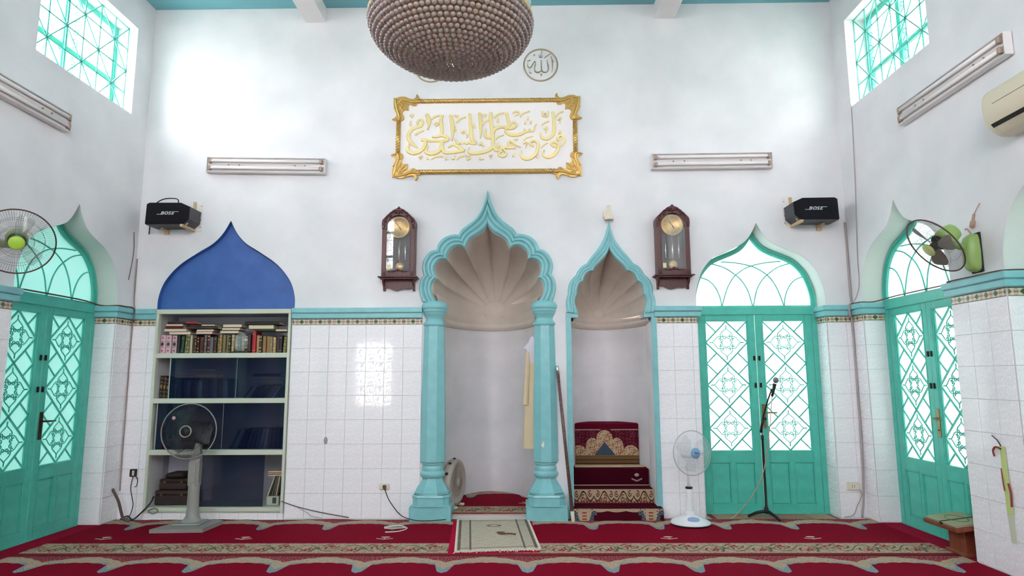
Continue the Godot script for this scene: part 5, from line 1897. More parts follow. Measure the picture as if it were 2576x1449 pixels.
func speakers() -> void:
	mat("pine", c8(204, 176, 136), 0.7)
	mat("speaker_cloth", c8(32, 33, 38), 0.9, 0, 0.2)
	mat("speaker_shell", c8(70, 70, 74), 0.6)
	mat("logo", c8(212, 218, 222), 0.35, 0.5)
	for i in 2:
		var sg := 1.0 if i == 0 else -1.0     # the left one has its cut corner towards the middle of the room
		var t := thing("loudspeaker", ["black loudspeaker on a pine bracket in the left corner", "black loudspeaker on a pine bracket in the right corner"][i], "loudspeaker", Vector3([-3.745, 3.075, 0.0][0] if i == 0 else 3.105, 3.075, 0), 0, "loudspeakers high in the corners")
		var front := [Vector2(-0.24, 0.0), Vector2(0.165, 0.0), Vector2(0.222, 0.055), Vector2(0.228, 0.19), Vector2(0.13, 0.235), Vector2(-0.205, 0.238), Vector2(-0.234, 0.22)]
		var poly := PackedVector2Array()
		for p in front: poly.append(Vector2(p.x * sg, p.y))
		var s := mb()
		prism(s, poly, 0.02, 0.255)
		part(t, "cabinet", s, M.speaker_shell)
		s = mb()
		var p2 := PackedVector2Array()
		for p in front: p2.append(Vector2(p.x * sg * 0.985, 0.119 + (p.y - 0.119) * 0.97))
		prism(s, p2, 0.25, 0.272)
		part(t, "grille_cloth", s, M.speaker_cloth)
		var o := inst(t, "brand_lettering", text_mesh("BOSE", 0.034, 0.004, font_bold), M.logo)
		o.transform = Transform3D(Basis(Vector3(1.25, 0, 0), Vector3(0.35, 1, 0), Vector3(0, 0, 1)), Vector3(0.0, 0.118, 0.274))
		s = mb()
		box(s, Vector3(-0.092, 0.1055, 0.274), Vector3(0.045, 0.005, 0.004))
		box(s, Vector3(0.092, 0.1325, 0.274), Vector3(0.045, 0.005, 0.004))
		part(t, "logo_bar", s, M.logo)
		# bracket
		var b := thing("speaker_bracket", ["pine wall bracket under the left loudspeaker", "pine wall bracket under the right loudspeaker"][i], "bracket", Vector3(t.position.x, 3.06, 0), 0, "pine speaker brackets")
		s = mb()
		cbox(s, Vector3(sg * 0.152, 0.155, 0.012), Vector3(0.03, 0.34, 0.024), 0.003)
		part(b, "upright", s, M.pine)
		s = mb()
		cbox(s, Vector3(-sg * 0.14, 0.13 if i == 1 else 0.08, 0.01), Vector3(0.05, 0.36 if i == 1 else 0.24, 0.02), 0.003)
		part(b, "upright", s, M.pine)
		s = mb()
		cbox(s, Vector3(sg * 0.152, 0.002, 0.135), Vector3(0.034, 0.026, 0.27), 0.003)
		part(b, "arm", s, M.pine)
		s = mb()
		cbox(s, Vector3(-sg * 0.14, 0.002, 0.06), Vector3(0.034, 0.024, 0.11), 0.003)
		part(b, "arm", s, M.pine)
		s = mb()
		tube(s, [Vector3(sg * 0.185, 0.2, 0.03), Vector3(sg * 0.185, 0.012, 0.235)], 0.009, 4)
		part(b, "brace", s, M.pine)
		s = mb()
		box(s, Vector3(sg * 0.2, 0.165, 0.003), Vector3(0.08, 0.34, 0.006))
		part(b, "wall_plate", s, M.white_plastic)
		for k in 4:
			s = mb(true)
			tube(s, [Vector3(sg * 0.222, 0.04 + 0.08 * k, 0.005), Vector3(sg * 0.222, 0.04 + 0.08 * k, 0.01)], 0.005, 6)
			part(b, "screw", s, M.dark_metal)
		s = mb(true)
		if i == 0: tube(s, spline([Vector3(0.07, 0.232, 0.2), Vector3(0.06, 0.285, 0.2), Vector3(0.0, 0.3, 0.2), Vector3(-0.1, 0.295, 0.19), Vector3(-0.2, 0.262, 0.15), Vector3(-0.29, 0.2, 0.08), Vector3(-0.33, 0.1, 0.02), Vector3(-0.34, -0.05, 0.008)], 4), 0.006, 6)
		else: tube(s, spline([Vector3(0.2, 0.2, 0.08), Vector3(0.27, 0.2, 0.05), Vector3(0.32, 0.15, 0.02), Vector3(0.335, 0.1, 0.01)], 4), 0.006, 6)
		part(t, "lead", s, M.rubber)

func spot_lamp() -> void:
	var t := thing("spot_lamp", "small cream bracket lamp above the tip of the pulpit arch", "lamp", Vector3(0.955, 3.13, 0.0))
	var s := mb(true)
	lathe(s, [Vector2(0.0, 0.022), Vector2(0.03, 0.022), Vector2(0.047, 0.0), Vector2(0.05, 0.004), Vector2(0.048, 0.03), Vector2(0.036, 0.045), Vector2(0.026, 0.06), Vector2(0.024, 0.15), Vector2(0.02, 0.165), Vector2(0.0, 0.167)], 24, Transform3D(Basis.IDENTITY, Vector3(0.008, 0, 0.07)))
	part(t, "lamp_body", s, M.cream_plastic)
	s = mb()
	cbox(s, Vector3(-0.03, 0.07, 0.03), Vector3(0.03, 0.07, 0.06), 0.004)
	part(t, "mount", s, M.cream_plastic)
	s = mb(true)
	lathe(s, [Vector2(0.0, 0.014), Vector2(0.03, 0.018)], 16, Transform3D(Basis.IDENTITY, Vector3(0.008, 0, 0.07)))
	part(t, "lens", s, M.black)

# ---------------------------------------------------------------- fans and other equipment
# wire guard about local z, front at +z
func guard(s: SurfaceTool, R: float, front: float, back: float, wires: int, wr: float, hub := 0.05) -> void:
	for i in wires:
		var a := TAU * i / wires
		var c := Vector2(cos(a), sin(a))
		if front != 0.0: tube(s, [v3(c * hub, front), v3(c * R * 0.6, front * 0.98), v3(c * R * 0.9, front * 0.6), v3(c * R, 0)], wr, 3, false, false)
		if back != 0.0: tube(s, [v3(c * hub, back), v3(c * R * 0.6, back * 0.98), v3(c * R * 0.9, back * 0.6), v3(c * R, 0)], wr, 3, false, false)
	for r in [0.45, 0.72]:
		for z in [front, back]:
			if z == 0.0: continue
			var pts := []
			for k in 40: pts.append(Vector3(R * r * cos(TAU * k / 40), R * r * sin(TAU * k / 40), z * (0.98 if r < 0.6 else 0.9)))
			tube(s, pts, wr * 1.3, 4, true)

func rim_ring(s: SurfaceTool, R: float, r: float) -> void:
	var pts := []
	for k in 56: pts.append(Vector3(R * cos(TAU * k / 56), R * sin(TAU * k / 56), 0))
	tube(s, pts, r, 7, true)

func blade(R: float, w0: float, w1: float, pitch: float) -> Mesh:
	var s := mb(true)
	var rings := []
	for j in 8:
		var t := j / 7.0
		var r := lerpf(0.035, R, t)
		var hw := lerpf(w0, w1, sin(t * PI * 0.62)) * (1.0 if t < 0.9 else 0.8)
		var ring := PackedVector3Array()
		for k in 5:
			var u := (k / 4.0 - 0.5) * 2.0
			var pa := lerpf(pitch, pitch * 0.55, t)
			var off := 0.06 * t * R
			ring.append(Vector3(u * hw * cos(pa) + off, r, u * hw * sin(pa) + 0.006 * (1.0 - u * u)))
		rings.append(ring)
	skin(s, rings, false)
	return done(s)

func wall_fans() -> void:
	mat("fan_green", c8(150, 184, 104), 0.4)
	mat("fan_wire", c8(120, 110, 104), 0.4, 0.5)
	mat("fan_rim", c8(80, 58, 50), 0.5, 0.3)
	mat("fan_blade", c8(120, 112, 106), 0.45)
	var axes := [Vector3(-0.8, -0.6, -0.02), Vector3(0.6, -0.33, 0.73)]
	var cent := [Vector3(3.2, 2.438, 1.969), Vector3(-3.8, 2.475, 2.177)]
	var base := [Vector3(XR, 2.385, 1.935), Vector3(XL, 2.4, 2.42)]
	for i in 2:
		var t := thing("wall_fan", ["pale green wall fan tilted down beside the right door", "wall fan with a lime green hub cap at the left picture edge"][i], "fan", base[i], [-PI / 2, PI / 2][i], "green wall fans")
		var inv := t.transform.affine_inverse()
		var a: Vector3 = inv.basis * axes[i].normalized()
		var c: Vector3 = inv * cent[i]
		var side := a.cross(Vector3.UP).normalized()
		var head := Transform3D(Basis(side, a.cross(side).normalized() * -1.0, a), c)
		if head.basis.determinant() < 0: head.basis.x = -head.basis.x
		var s := mb()
		# wall base: tapered block, dark back plate
		var rings := []
		for p in [[0.0, 0.062, 0.15], [0.03, 0.062, 0.15], [0.065, 0.052, 0.125], [0.085, 0.03, 0.08]]:
			var r := PackedVector3Array()
			for k in 16:
				var an := TAU * k / 16
				r.append(Vector3(p[1] * signf(cos(an)) * pow(absf(cos(an)), 0.5), p[2] * signf(sin(an)) * pow(absf(sin(an)), 0.5), p[0] + 0.012))
			rings.append(r)
		sm(s, true)
		skin(s, rings, true)
		for k in 16: tri(s, rings[3][k], rings[3][(k + 1) % 16], Vector3(0, 0, 0.1))
		part(t, "wall_base", s, M.fan_green)
		s = mb()
		cbox(s, Vector3(0, 0, 0.007), Vector3(0.13, 0.31, 0.014), 0.005)
		part(t, "back_plate", s, M.rubber)
		s = mb(true)
		tube(s, spline([Vector3(0, 0.06, 0.07), Vector3(0, 0.05, 0.12), c - a * 0.13 - Vector3(0, 0.05, 0), c - a * 0.12], 4), 0.026, 10)
		part(t, "arm", s, M.fan_green)
		s = mb(true)
		lathe(s, [Vector2(0.03, -0.045), Vector2(0.058, -0.05), Vector2(0.072, -0.08), Vector2(0.074, -0.15), Vector2(0.064, -0.19), Vector2(0.03, -0.21), Vector2(0.0, -0.212)], 24, head * Transform3D(Basis(Vector3.RIGHT, PI / 2), Vector3.ZERO))
		part(t, "motor", s, M.fan_green)
		s = mb(true)
		lathe(s, [Vector2(0.06, -0.048), Vector2(0.06, -0.03), Vector2(0.025, -0.025)], 20, head * Transform3D(Basis(Vector3.RIGHT, PI / 2), Vector3.ZERO))
		part(t, "motor_face", s, M.rubber)
		var bm := blade(0.2, 0.02, 0.06, 0.5)
		for k in 3:
			var o := inst(t, "blade", bm, M.fan_blade if i == 0 else glass("haze_blade", c8(150, 166, 156), 0.35, 0.1))
			o.transform = head * Transform3D(Basis(Vector3.BACK, TAU * k / 3.0 + [0.5, 1.9][i]), Vector3(0, 0, -0.005))
		s = mb(true)
		lathe(s, [Vector2(0.028, -0.03), Vector2(0.034, 0.0), Vector2(0.03, 0.022), Vector2(0.0, 0.026)], 16, head * Transform3D(Basis(Vector3.RIGHT, PI / 2), Vector3.ZERO))
		part(t, "hub", s, M.rubber)
		s = mb(true)
		guard(s, 0.243, 0.06, -0.05, 84, 0.0008)
		var o := part(t, "guard_wires", s, M.fan_wire)
		o.transform = head
		s = mb(true)
		rim_ring(s, 0.244, 0.0055)
		o = part(t, "guard_rim", s, M.fan_rim)
		o.transform = head
		s = mb(true)
		lathe(s, [Vector2(0.052, 0.054), Vector2(0.052, 0.066), Vector2(0.04, 0.072), Vector2(0.0, 0.074)], 24, head * Transform3D(Basis(Vector3.RIGHT, PI / 2), Vector3.ZERO))
		part(t, "hub_cap", s, mat("cap_green_%d" % i, [c8(176, 188, 112), c8(166, 206, 70)][i], 0.4))
		s = mb(true)
		if i == 0:
			tube(s, spline([Vector3(0.0, 0.15, 0.03), Vector3(-0.04, 0.2, 0.03), Vector3(-0.05, 0.195, 0.04)], 4), 0.006, 6)
			lathe(s, [Vector2(0.008, 0), Vector2(0.02, 0.01), Vector2(0.02, 0.05), Vector2(0.012, 0.06), Vector2(0.01, 0.11)], 10, Transform3D(Basis(Vector3.BACK, -0.35), Vector3(0.03, 0.19, 0.04)))
			tube(s, spline([Vector3(0.066, 0.29, 0.04), Vector3(0.09, 0.33, 0.03), Vector3(0.1, 0.37, 0.01)], 3), 0.004, 5)
			part(t, "plug", s, mat("plug_tan", c8(176, 140, 124), 0.6))

func air_conditioner() -> void:
	var t := thing("air_conditioner", "cream air conditioner high on the right wall at the picture edge", "air conditioner", Vector3(XR - 0.008, 3.13, 2.86), -PI / 2)
	mat("ac_cream", c8(226, 216, 190), 0.4)
	var s := mb(true)
	var prof := [Vector2(0.0, 0.0), Vector2(0.1, 0.0), Vector2(0.17, 0.05), Vector2(0.205, 0.12), Vector2(0.21, 0.25), Vector2(0.19, 0.31), Vector2(0.15, 0.33), Vector2(0.0, 0.33)]
	var rings := []
	for x in [-0.42, -0.405, 0.405, 0.42]:
		var r := PackedVector3Array()
		var k := 0.985 if absf(x) > 0.41 else 1.0
		for p in spline(prof, 3): r.append(Vector3(x, 0.165 + (p.y - 0.165) * k, p.x * k))
		rings.append(r)
	skin(s, rings, false)
	for e in [0, 3]:
		var poly := PackedVector2Array()
		for p in rings[e]: poly.append(Vector2(p.z, p.y))
		var idx := Geometry2D.triangulate_polygon(poly)
		for i in range(0, idx.size(), 3): tri(s, rings[e][idx[i]], rings[e][idx[i + 1]], rings[e][idx[i + 2]])
	part(t, "body", s, M.ac_cream)
	s = mb()
	box(s, Vector3(0.0, 0.062, 0.183), Vector3(0.74, 0.012, 0.03), Basis(Vector3.RIGHT, -0.9))
	part(t, "air_slot", s, M.rubber)
	s = mb()
	box(s, Vector3(0.0, 0.03, 0.148), Vector3(0.72, 0.004, 0.07), Basis(Vector3.RIGHT, -0.62))
	part(t, "louver", s, M.ac_cream)
	s = mb()
	box(s, Vector3(0.03, 0.205, 0.2085), Vector3(0.7, 0.004, 0.006))
	part(t, "panel_gap", s, M.speaker_shell)

func stand_fans() -> void:
	mat("fan_grey", c8(146, 146, 141), 0.4)
	mat("fan_dark", c8(40, 42, 46), 0.5)
	glass("smoke_blade", c8(60, 66, 74), 0.55, 0.1)
	glass("clear_blade", c8(208, 226, 236), 0.16, 0.1)
	# grey fan before the bookcase
	var t := thing("stand_fan", "grey pedestal fan with dark guard standing before the bookcase", "fan", Vector3(-3.24, 0.012, 0.42), 0.06, "pedestal fans")
	var s := mb()
	var poly := PackedVector2Array([Vector2(-0.13, -0.2), Vector2(-0.27, 0.2), Vector2(0.22, 0.2), Vector2(0.27, -0.16), Vector2(0.2, -0.2)])
	prism(s, poly, -0.035, 0.0, Transform3D(Basis(Vector3.RIGHT, PI / 2), Vector3.ZERO))
	cbox(s, Vector3(0.0, 0.042, -0.05), Vector3(0.26, 0.02, 0.24), 0.008)
	part(t, "foot", s, M.fan_grey)
	s = mb(true)
	lathe(s, [Vector2(0.12, 0.04), Vector2(0.085, 0.06), Vector2(0.062, 0.1), Vector2(0.056, 0.16), Vector2(0.054, 0.35), Vector2(0.056, 0.42)], 20, Transform3D(Basis.IDENTITY, Vector3(0, 0, -0.08)))
	part(t, "column", s, M.fan_grey)
	s = mb()
	cbox(s, Vector3(0.0, 0.5, -0.08), Vector3(0.105, 0.24, 0.1), 0.014)
	cbox(s, Vector3(-0.006, 0.51, -0.027), Vector3(0.066, 0.18, 0.012), 0.004)
	part(t, "control_box", s, M.fan_grey)
	s = mb()
	prism(s, PackedVector2Array([Vector2(-0.05, 0.615), Vector2(0.052, 0.615), Vector2(0.046, 0.78), Vector2(0.0, 0.8), Vector2(-0.02, 0.7)]), -0.11, -0.05)
	part(t, "neck", s, M.fan_grey)
	var head := Transform3D(Basis(Vector3.RIGHT, -0.03), Vector3(-0.06, 0.92, -0.02))
	s = mb(true)
	lathe(s, [Vector2(0.03, -0.05), Vector2(0.07, -0.06), Vector2(0.075, -0.13), Vector2(0.05, -0.17), Vector2(0.0, -0.175)], 20, head * Transform3D(Basis(Vector3.RIGHT, PI / 2), Vector3.ZERO))
	part(t, "motor", s, M.fan_dark)
	var bm := blade(0.225, 0.03, 0.09, 0.4)
	for k in 3:
		var o := inst(t, "blade", bm, M.smoke_blade)
		o.transform = head * Transform3D(Basis(Vector3.BACK, TAU * k / 3.0 + 0.4), Vector3.ZERO)
	s = mb(true)
	guard(s, 0.266, 0.06, -0.06, 110, 0.0013, 0.05)
	var o := part(t, "guard_wires", s, M.fan_dark)
	o.transform = head
	s = mb(true)
	rim_ring(s, 0.268, 0.006)
	o = part(t, "guard_rim", s, M.fan_grey)
	o.transform = head
	s = mb(true)
	lathe(s, [Vector2(0.0, 0.062), Vector2(0.046, 0.062), Vector2(0.05, 0.075), Vector2(0.0, 0.077)], 28, head * Transform3D(Basis(Vector3.RIGHT, PI / 2), Vector3.ZERO))
	part(t, "hub_cap", s, M.fan_dark)
	s = mb(true)
	var pts := []
	for k in 40: pts.append(head * Vector3(0.053 * cos(TAU * k / 40), 0.053 * sin(TAU * k / 40), 0.073))
	tube(s, pts, 0.007, 7, true)
	part(t, "hub_ring", s, M.fan_grey)
	s = mb(true)
	lathe(s, [Vector2(0.018, 0.063), Vector2(0.016, 0.067), Vector2(0.0, 0.067)], 16, head * Transform3D(Basis(Vector3.RIGHT, PI / 2), Vector3(-0.13, 0.13, -0.005)))
	part(t, "sticker", s, mat("sticker_pink", c8(206, 170, 160), 0.6))
	# white fan beside the door
	mat("fan_white", c8(236, 238, 240), 0.3)
	mat("fan_blue", c8(126, 168, 206), 0.35)
	mat("panel_blue", c8(150, 168, 214), 0.35)
	t = thing("stand_fan", "white pedestal fan with a light blue hub beside the door", "fan", Vector3(1.655, 0.012, 0.28), 0, "pedestal fans")
	s = mb(true)
	lathe(s, [Vector2(0.185, 0.0), Vector2(0.196, 0.008), Vector2(0.196, 0.016)], 40)
	part(t, "foot_rim", s, M.rubber)
	s = mb(true)
	lathe(s, [Vector2(0.196, 0.016), Vector2(0.19, 0.028), Vector2(0.16, 0.046), Vector2(0.11, 0.064), Vector2(0.062, 0.078), Vector2(0.05, 0.095), Vector2(0.048, 0.13)], 40)
	part(t, "foot", s, M.fan_white)
	s = mb(true)
	var cp := PackedVector2Array()
	for k in 24: cp.append(Vector2(0.058 * cos(TAU * k / 24), 0.038 * sin(TAU * k / 24)))
	prism(s, cp, 0.0, 0.007, Transform3D(Basis(Vector3.RIGHT, -PI / 2 + 0.42), Vector3(0.005, 0.062, 0.106)))
	part(t, "control_panel", s, M.panel_blue, "light blue control panel")
	s = mb(true)
	lathe(s, [Vector2(0.044, 0.1), Vector2(0.04, 0.14), Vector2(0.032, 0.3), Vector2(0.03, 0.345)], 24)
	lathe(s, [Vector2(0.013, 0.35), Vector2(0.013, 0.62)], 14)
	part(t, "column", s, M.fan_white)
	s = mb(true)
	lathe(s, [Vector2(0.031, 0.338), Vector2(0.036, 0.344), Vector2(0.036, 0.354), Vector2(0.018, 0.36)], 20)
	part(t, "collar", s, M.rubber)
	head = Transform3D(Basis(Vector3.UP, 0.35) * Basis(Vector3.RIGHT, -0.05), Vector3(0.032, 0.69, 0.06))
	s = mb(true)
	lathe(s, [Vector2(0.03, -0.04), Vector2(0.055, -0.05), Vector2(0.06, -0.12), Vector2(0.04, -0.16), Vector2(0.0, -0.165)], 20, head * Transform3D(Basis(Vector3.RIGHT, PI / 2), Vector3.ZERO))
	tube(s, [Vector3(0, 0.6, 0), head * Vector3(0, -0.02, -0.1)], 0.022, 10)
	part(t, "motor", s, M.fan_white)
	bm = blade(0.18, 0.028, 0.085, 0.4)
	for k in 3:
		o = inst(t, "blade", bm, M.clear_blade)
		o.transform = head * Transform3D(Basis(Vector3.BACK, TAU * k / 3.0 + 0.9), Vector3.ZERO)
	s = mb(true)
	guard(s, 0.213, 0.05, -0.05, 90, 0.0007, 0.045)
	o = part(t, "guard_wires", s, M.fan_white)
	o.transform = head
	s = mb(true)
	rim_ring(s, 0.215, 0.0042)
	o = part(t, "guard_rim", s, mat("rim_grey", c8(176, 184, 188), 0.4))
	o.transform = head
	s = mb(true)
	lathe(s, [Vector2(0.05, 0.048), Vector2(0.052, 0.06), Vector2(0.044, 0.068), Vector2(0.0, 0.072)], 24, head * Transform3D(Basis(Vector3.RIGHT, PI / 2), Vector3.ZERO))
	part(t, "hub_cap", s, M.fan_blue)
	s = mb()
	box(s, Vector3.ZERO, Vector3(0.05, 0.008, 0.003), Basis(Vector3.BACK, -0.2))
	o = part(t, "badge", s, mat("badge_navy", c8(52, 66, 96), 0.5))
	o.transform = head * Transform3D(Basis.IDENTITY, Vector3(0, 0.002, 0.072))

func microphone() -> void:
	var t := thing("microphone_stand", "black tripod microphone stand before the arched door", "microphone stand", Vector3(2.5, 0.012, 0.02))
	var s: SurfaceTool
	for a in [Vector3(-0.17, 0.0, -0.06), Vector3(0.1, 0.0, -0.09), Vector3(0.07, 0.0, 0.17)]:
		s = mb(true)
		tube(s, [Vector3(0, 0.075, 0), a * 0.55 + Vector3(0, 0.05, 0), a + Vector3(0, 0.012, 0)], [0.017, 0.015, 0.012], 8)
		part(t, "leg", s, M.black)
	s = mb(true)
	lathe(s, [Vector2(0.02, 0.05), Vector2(0.026, 0.07), Vector2(0.018, 0.11), Vector2(0.013, 0.12), Vector2(0.012, 0.78), Vector2(0.015, 0.785), Vector2(0.015, 0.83)], 14)
	part(t, "lower_pole", s, M.black)
	s = mb(true)
	tube(s, [Vector3(0, 0.8, 0), Vector3(0.012, 1.0, 0)], 0.008, 10)
	part(t, "upper_pole", s, M.steel)
	s = mb(true)
	tube(s, [Vector3(-0.012, 0.86, 0.0), Vector3(-0.006, 0.93, 0.02), Vector3(0.02, 1.02, 0.03)], 0.014, 8)
	tube(s, [Vector3(0.012, 1.0, 0.0), Vector3(0.045, 0.995, 0.02)], 0.012, 8)
	tube(s, [Vector3(0.0, 0.98, 0.02), Vector3(0.06, 1.2, 0.06), Vector3(0.1, 1.31, 0.08)], 0.0085, 8)
	part(t, "boom", s, M.black)
	var mc := thing("microphone", "silver headed microphone clipped on the stand", "microphone", t.position + Vector3(0.1, 1.3, 0.08))
	s = mb(true)
	tube(s, [Vector3(-0.004, -0.07, 0), Vector3(0.012, 0.0, 0.01), Vector3(0.024, 0.06, 0.02)], [0.012, 0.015, 0.019], 12)
	part(mc, "body", s, M.black)
	s = mb(true)
	ball(s, Vector3(0.034, 0.096, 0.026), Vector3(0.028, 0.032, 0.028), 16, 10)
	part(mc, "mesh_head", s, mat("mesh_grey", c8(120, 122, 126), 0.5, 0.5))
	s = mb(true)
	var p := spline([Vector3(-0.004, -0.07, 0), Vector3(-0.03, -0.2, 0.02), Vector3(-0.07, -0.45, 0.03), Vector3(-0.13, -0.8, 0.0), Vector3(-0.24, -1.05, -0.03), Vector3(-0.4, -1.24, -0.05), Vector3(-0.5, -1.283, 0.0)], 6)
	tube(s, p, 0.0045, 6)
	part(mc, "cable", s, mat("pink_cable", c8(196, 158, 138), 0.6))

func niche_things() -> void:
	# staff
	var m := mat("mottled_staff", Color.WHITE, 0.35)
	m.albedo_texture = noise_tex(0.09, c8(46, 26, 24), c8(150, 118, 110), 128, 41, 2)
	m.uv1_triplanar = true
	m.uv1_scale = Vector3(6, 3, 6)
	var t := thing("walking_staff", "mottled brown walking staff with silver cap leaning beside the pulpit niche", "staff", Vector3(0.516, 0.012, 0.16))
	var top := Vector3(-0.135, 1.555, -0.115)
	var s := mb(true)
	tube(s, [top * 0.06, top * 0.5, top * 0.95], 0.0165, 12)
	part(t, "shaft", s, M.mottled_staff)
	s = mb(true)
	tube(s, [top * 0.945, top * 0.998, top], [0.0185, 0.0185, 0.015], 12)
	part(t, "cap", s, M.steel)
	s = mb(true)
	tube(s, [Vector3.ZERO, top * 0.065], 0.02, 12)
	part(t, "ferrule", s, M.cream_plastic)
	# robe on its hook, inside the niche behind the right column
	mat("robe_cream", c8(226, 210, 176), 0.9, 0, 0.2)
	mat("linen_white", c8(226, 224, 236), 0.9, 0, 0.2)
	t = thing("robe", "cream robe hanging inside the large niche behind the right column", "robe", Vector3(0.135, 0.68, -0.33))
	s = mb(true)
	var rings := []
	for j in 14:
		var f := j / 13.0
		var y := 1.1 * f
		var hw := lerpf(0.10, 0.05, pow(f, 1.4))
		if f > 0.42 and f < 0.86: hw += 0.012
		var ring := PackedVector3Array()
		for k in 20:
			var a := TAU * k / 20
			var fold := 1.0 + 0.14 * sin(a * 5.0 + f * 2.0) * (1.0 - 0.6 * f)
			ring.append(Vector3(cos(a) * hw * fold - 0.015 * (1.0 - f), y, sin(a) * 0.05 * fold))
		rings.append(ring)
	skin(s, rings, true)
	part(t, "body", s, M.robe_cream)
	s = mb(true)
	rings = []
	for j in 8:
		var f := j / 7.0
		var c := Vector3(lerpf(-0.05, -0.085, f), lerpf(1.05, 0.47, f), 0.03)
		var ring := PackedVector3Array()
		for k in 12:
			var a := TAU * k / 12
			ring.append(c + Vector3(cos(a) * lerpf(0.03, 0.036, f), 0, sin(a) * lerpf(0.028, 0.034, f)))
		rings.append(ring)
	skin(s, rings, true)
	part(t, "sleeve", s, M.robe_cream)
	t = thing("white_shirt", "white shirt hanging over the cream robe in the large niche", "shirt", Vector3(0.13, 1.6, -0.3))
	s = mb(true)
	rings = []
	for p in [[0.0, 0.03, 0.02], [0.06, 0.05, 0.03], [0.14, 0.066, 0.035], [0.2, 0.06, 0.03], [0.26, 0.035, 0.025], [0.3, 0.015, 0.015]]:
		var ring := PackedVector3Array()
		for k in 16:
			var a := TAU * k / 16
			ring.append(Vector3(cos(a) * p[1] * (1.0 + 0.15 * sin(a * 3 + p[0] * 20)), p[0], sin(a) * p[2]))
		rings.append(ring)
	skin(s, rings, true)
	part(t, "body", s, M.linen_white)
	s = mb()
	prism(s, PackedVector2Array([Vector2(-0.03, 0.14), Vector2(-0.105, 0.17), Vector2(-0.05, 0.23), Vector2(-0.02, 0.28), Vector2(0.02, 0.2)]), -0.008, 0.008)
	part(t, "collar", s, M.linen_white)
	t = thing("red_cloth", "red cloth edge showing beside the cream robe", "cloth", Vector3(0.055, 1.0, -0.36))
	s = mb()
	prism(s, PackedVector2Array([Vector2(-0.018, 0.0), Vector2(0.02, -0.03), Vector2(0.03, 0.2), Vector2(-0.01, 0.19)]), -0.006, 0.006)
	part(t, "cloth", s, mat("red_cloth_dye", c8(182, 44, 60), 0.9, 0, 0.2))
	s = mb(true)
	tube(s, [Vector3(0.0, 0.15, -0.01), Vector3(0.05, 0.5, 0.03), Vector3(0.08, 0.9, 0.05)], 0.002, 5)
	part(t, "string", s, M.pine)
	# box fan standing sideways behind the left column
	mat("fan_beige", c8(176, 166, 156), 0.5)
	t = thing("box_fan", "beige floor fan standing sideways in the large niche", "fan", Vector3(-0.735, 0.072, -0.3), PI / 2 - 0.28)
	s = mb(true)
	lathe(s, [Vector2(0.2, -0.055), Vector2(0.235, -0.045), Vector2(0.245, -0.02), Vector2(0.245, 0.03), Vector2(0.232, 0.05), Vector2(0.2, 0.056), Vector2(0.19, 0.045)], 40, Transform3D(Basis(Vector3.RIGHT, PI / 2), Vector3(0, 0.255, 0)))
	part(t, "housing", s, M.fan_beige)
	s = mb(true)
	guard(s, 0.195, 0.052, -0.052, 60, 0.0018, 0.05)
	var o := part(t, "guard_wires", s, M.fan_beige)
	o.position = Vector3(0, 0.255, 0)
	s = mb(true)
	lathe(s, [Vector2(0.05, 0.05), Vector2(0.048, 0.062), Vector2(0.0, 0.066)], 20, Transform3D(Basis(Vector3.RIGHT, PI / 2), Vector3(0, 0.255, 0)))
	part(t, "hub_cap", s, M.fan_beige)
	var bm := blade(0.18, 0.03, 0.08, 0.45)
	for k in 4:
		o = inst(t, "blade", bm, M.fan_beige)
		o.transform = Transform3D(Basis(Vector3.BACK, TAU * k / 4.0), Vector3(0, 0.255, 0))
	for x in [-0.1, 0.1]:
		s = mb()
		cbox(s, Vector3(x, 0.012, 0), Vector3(0.05, 0.024, 0.16), 0.006)
		part(t, "foot", s, M.cream_plastic)
	for a in [0.5, 1.05, 1.57, 2.1, 2.64]:
		s = mb(true)
		ball(s, Vector3(cos(a) * 0.243, 0.255 + sin(a) * 0.243, 0.006), Vector3(0.016, 0.016, 0.02), 10, 6)
		part(t, "grip_hole", s, M.rubber)

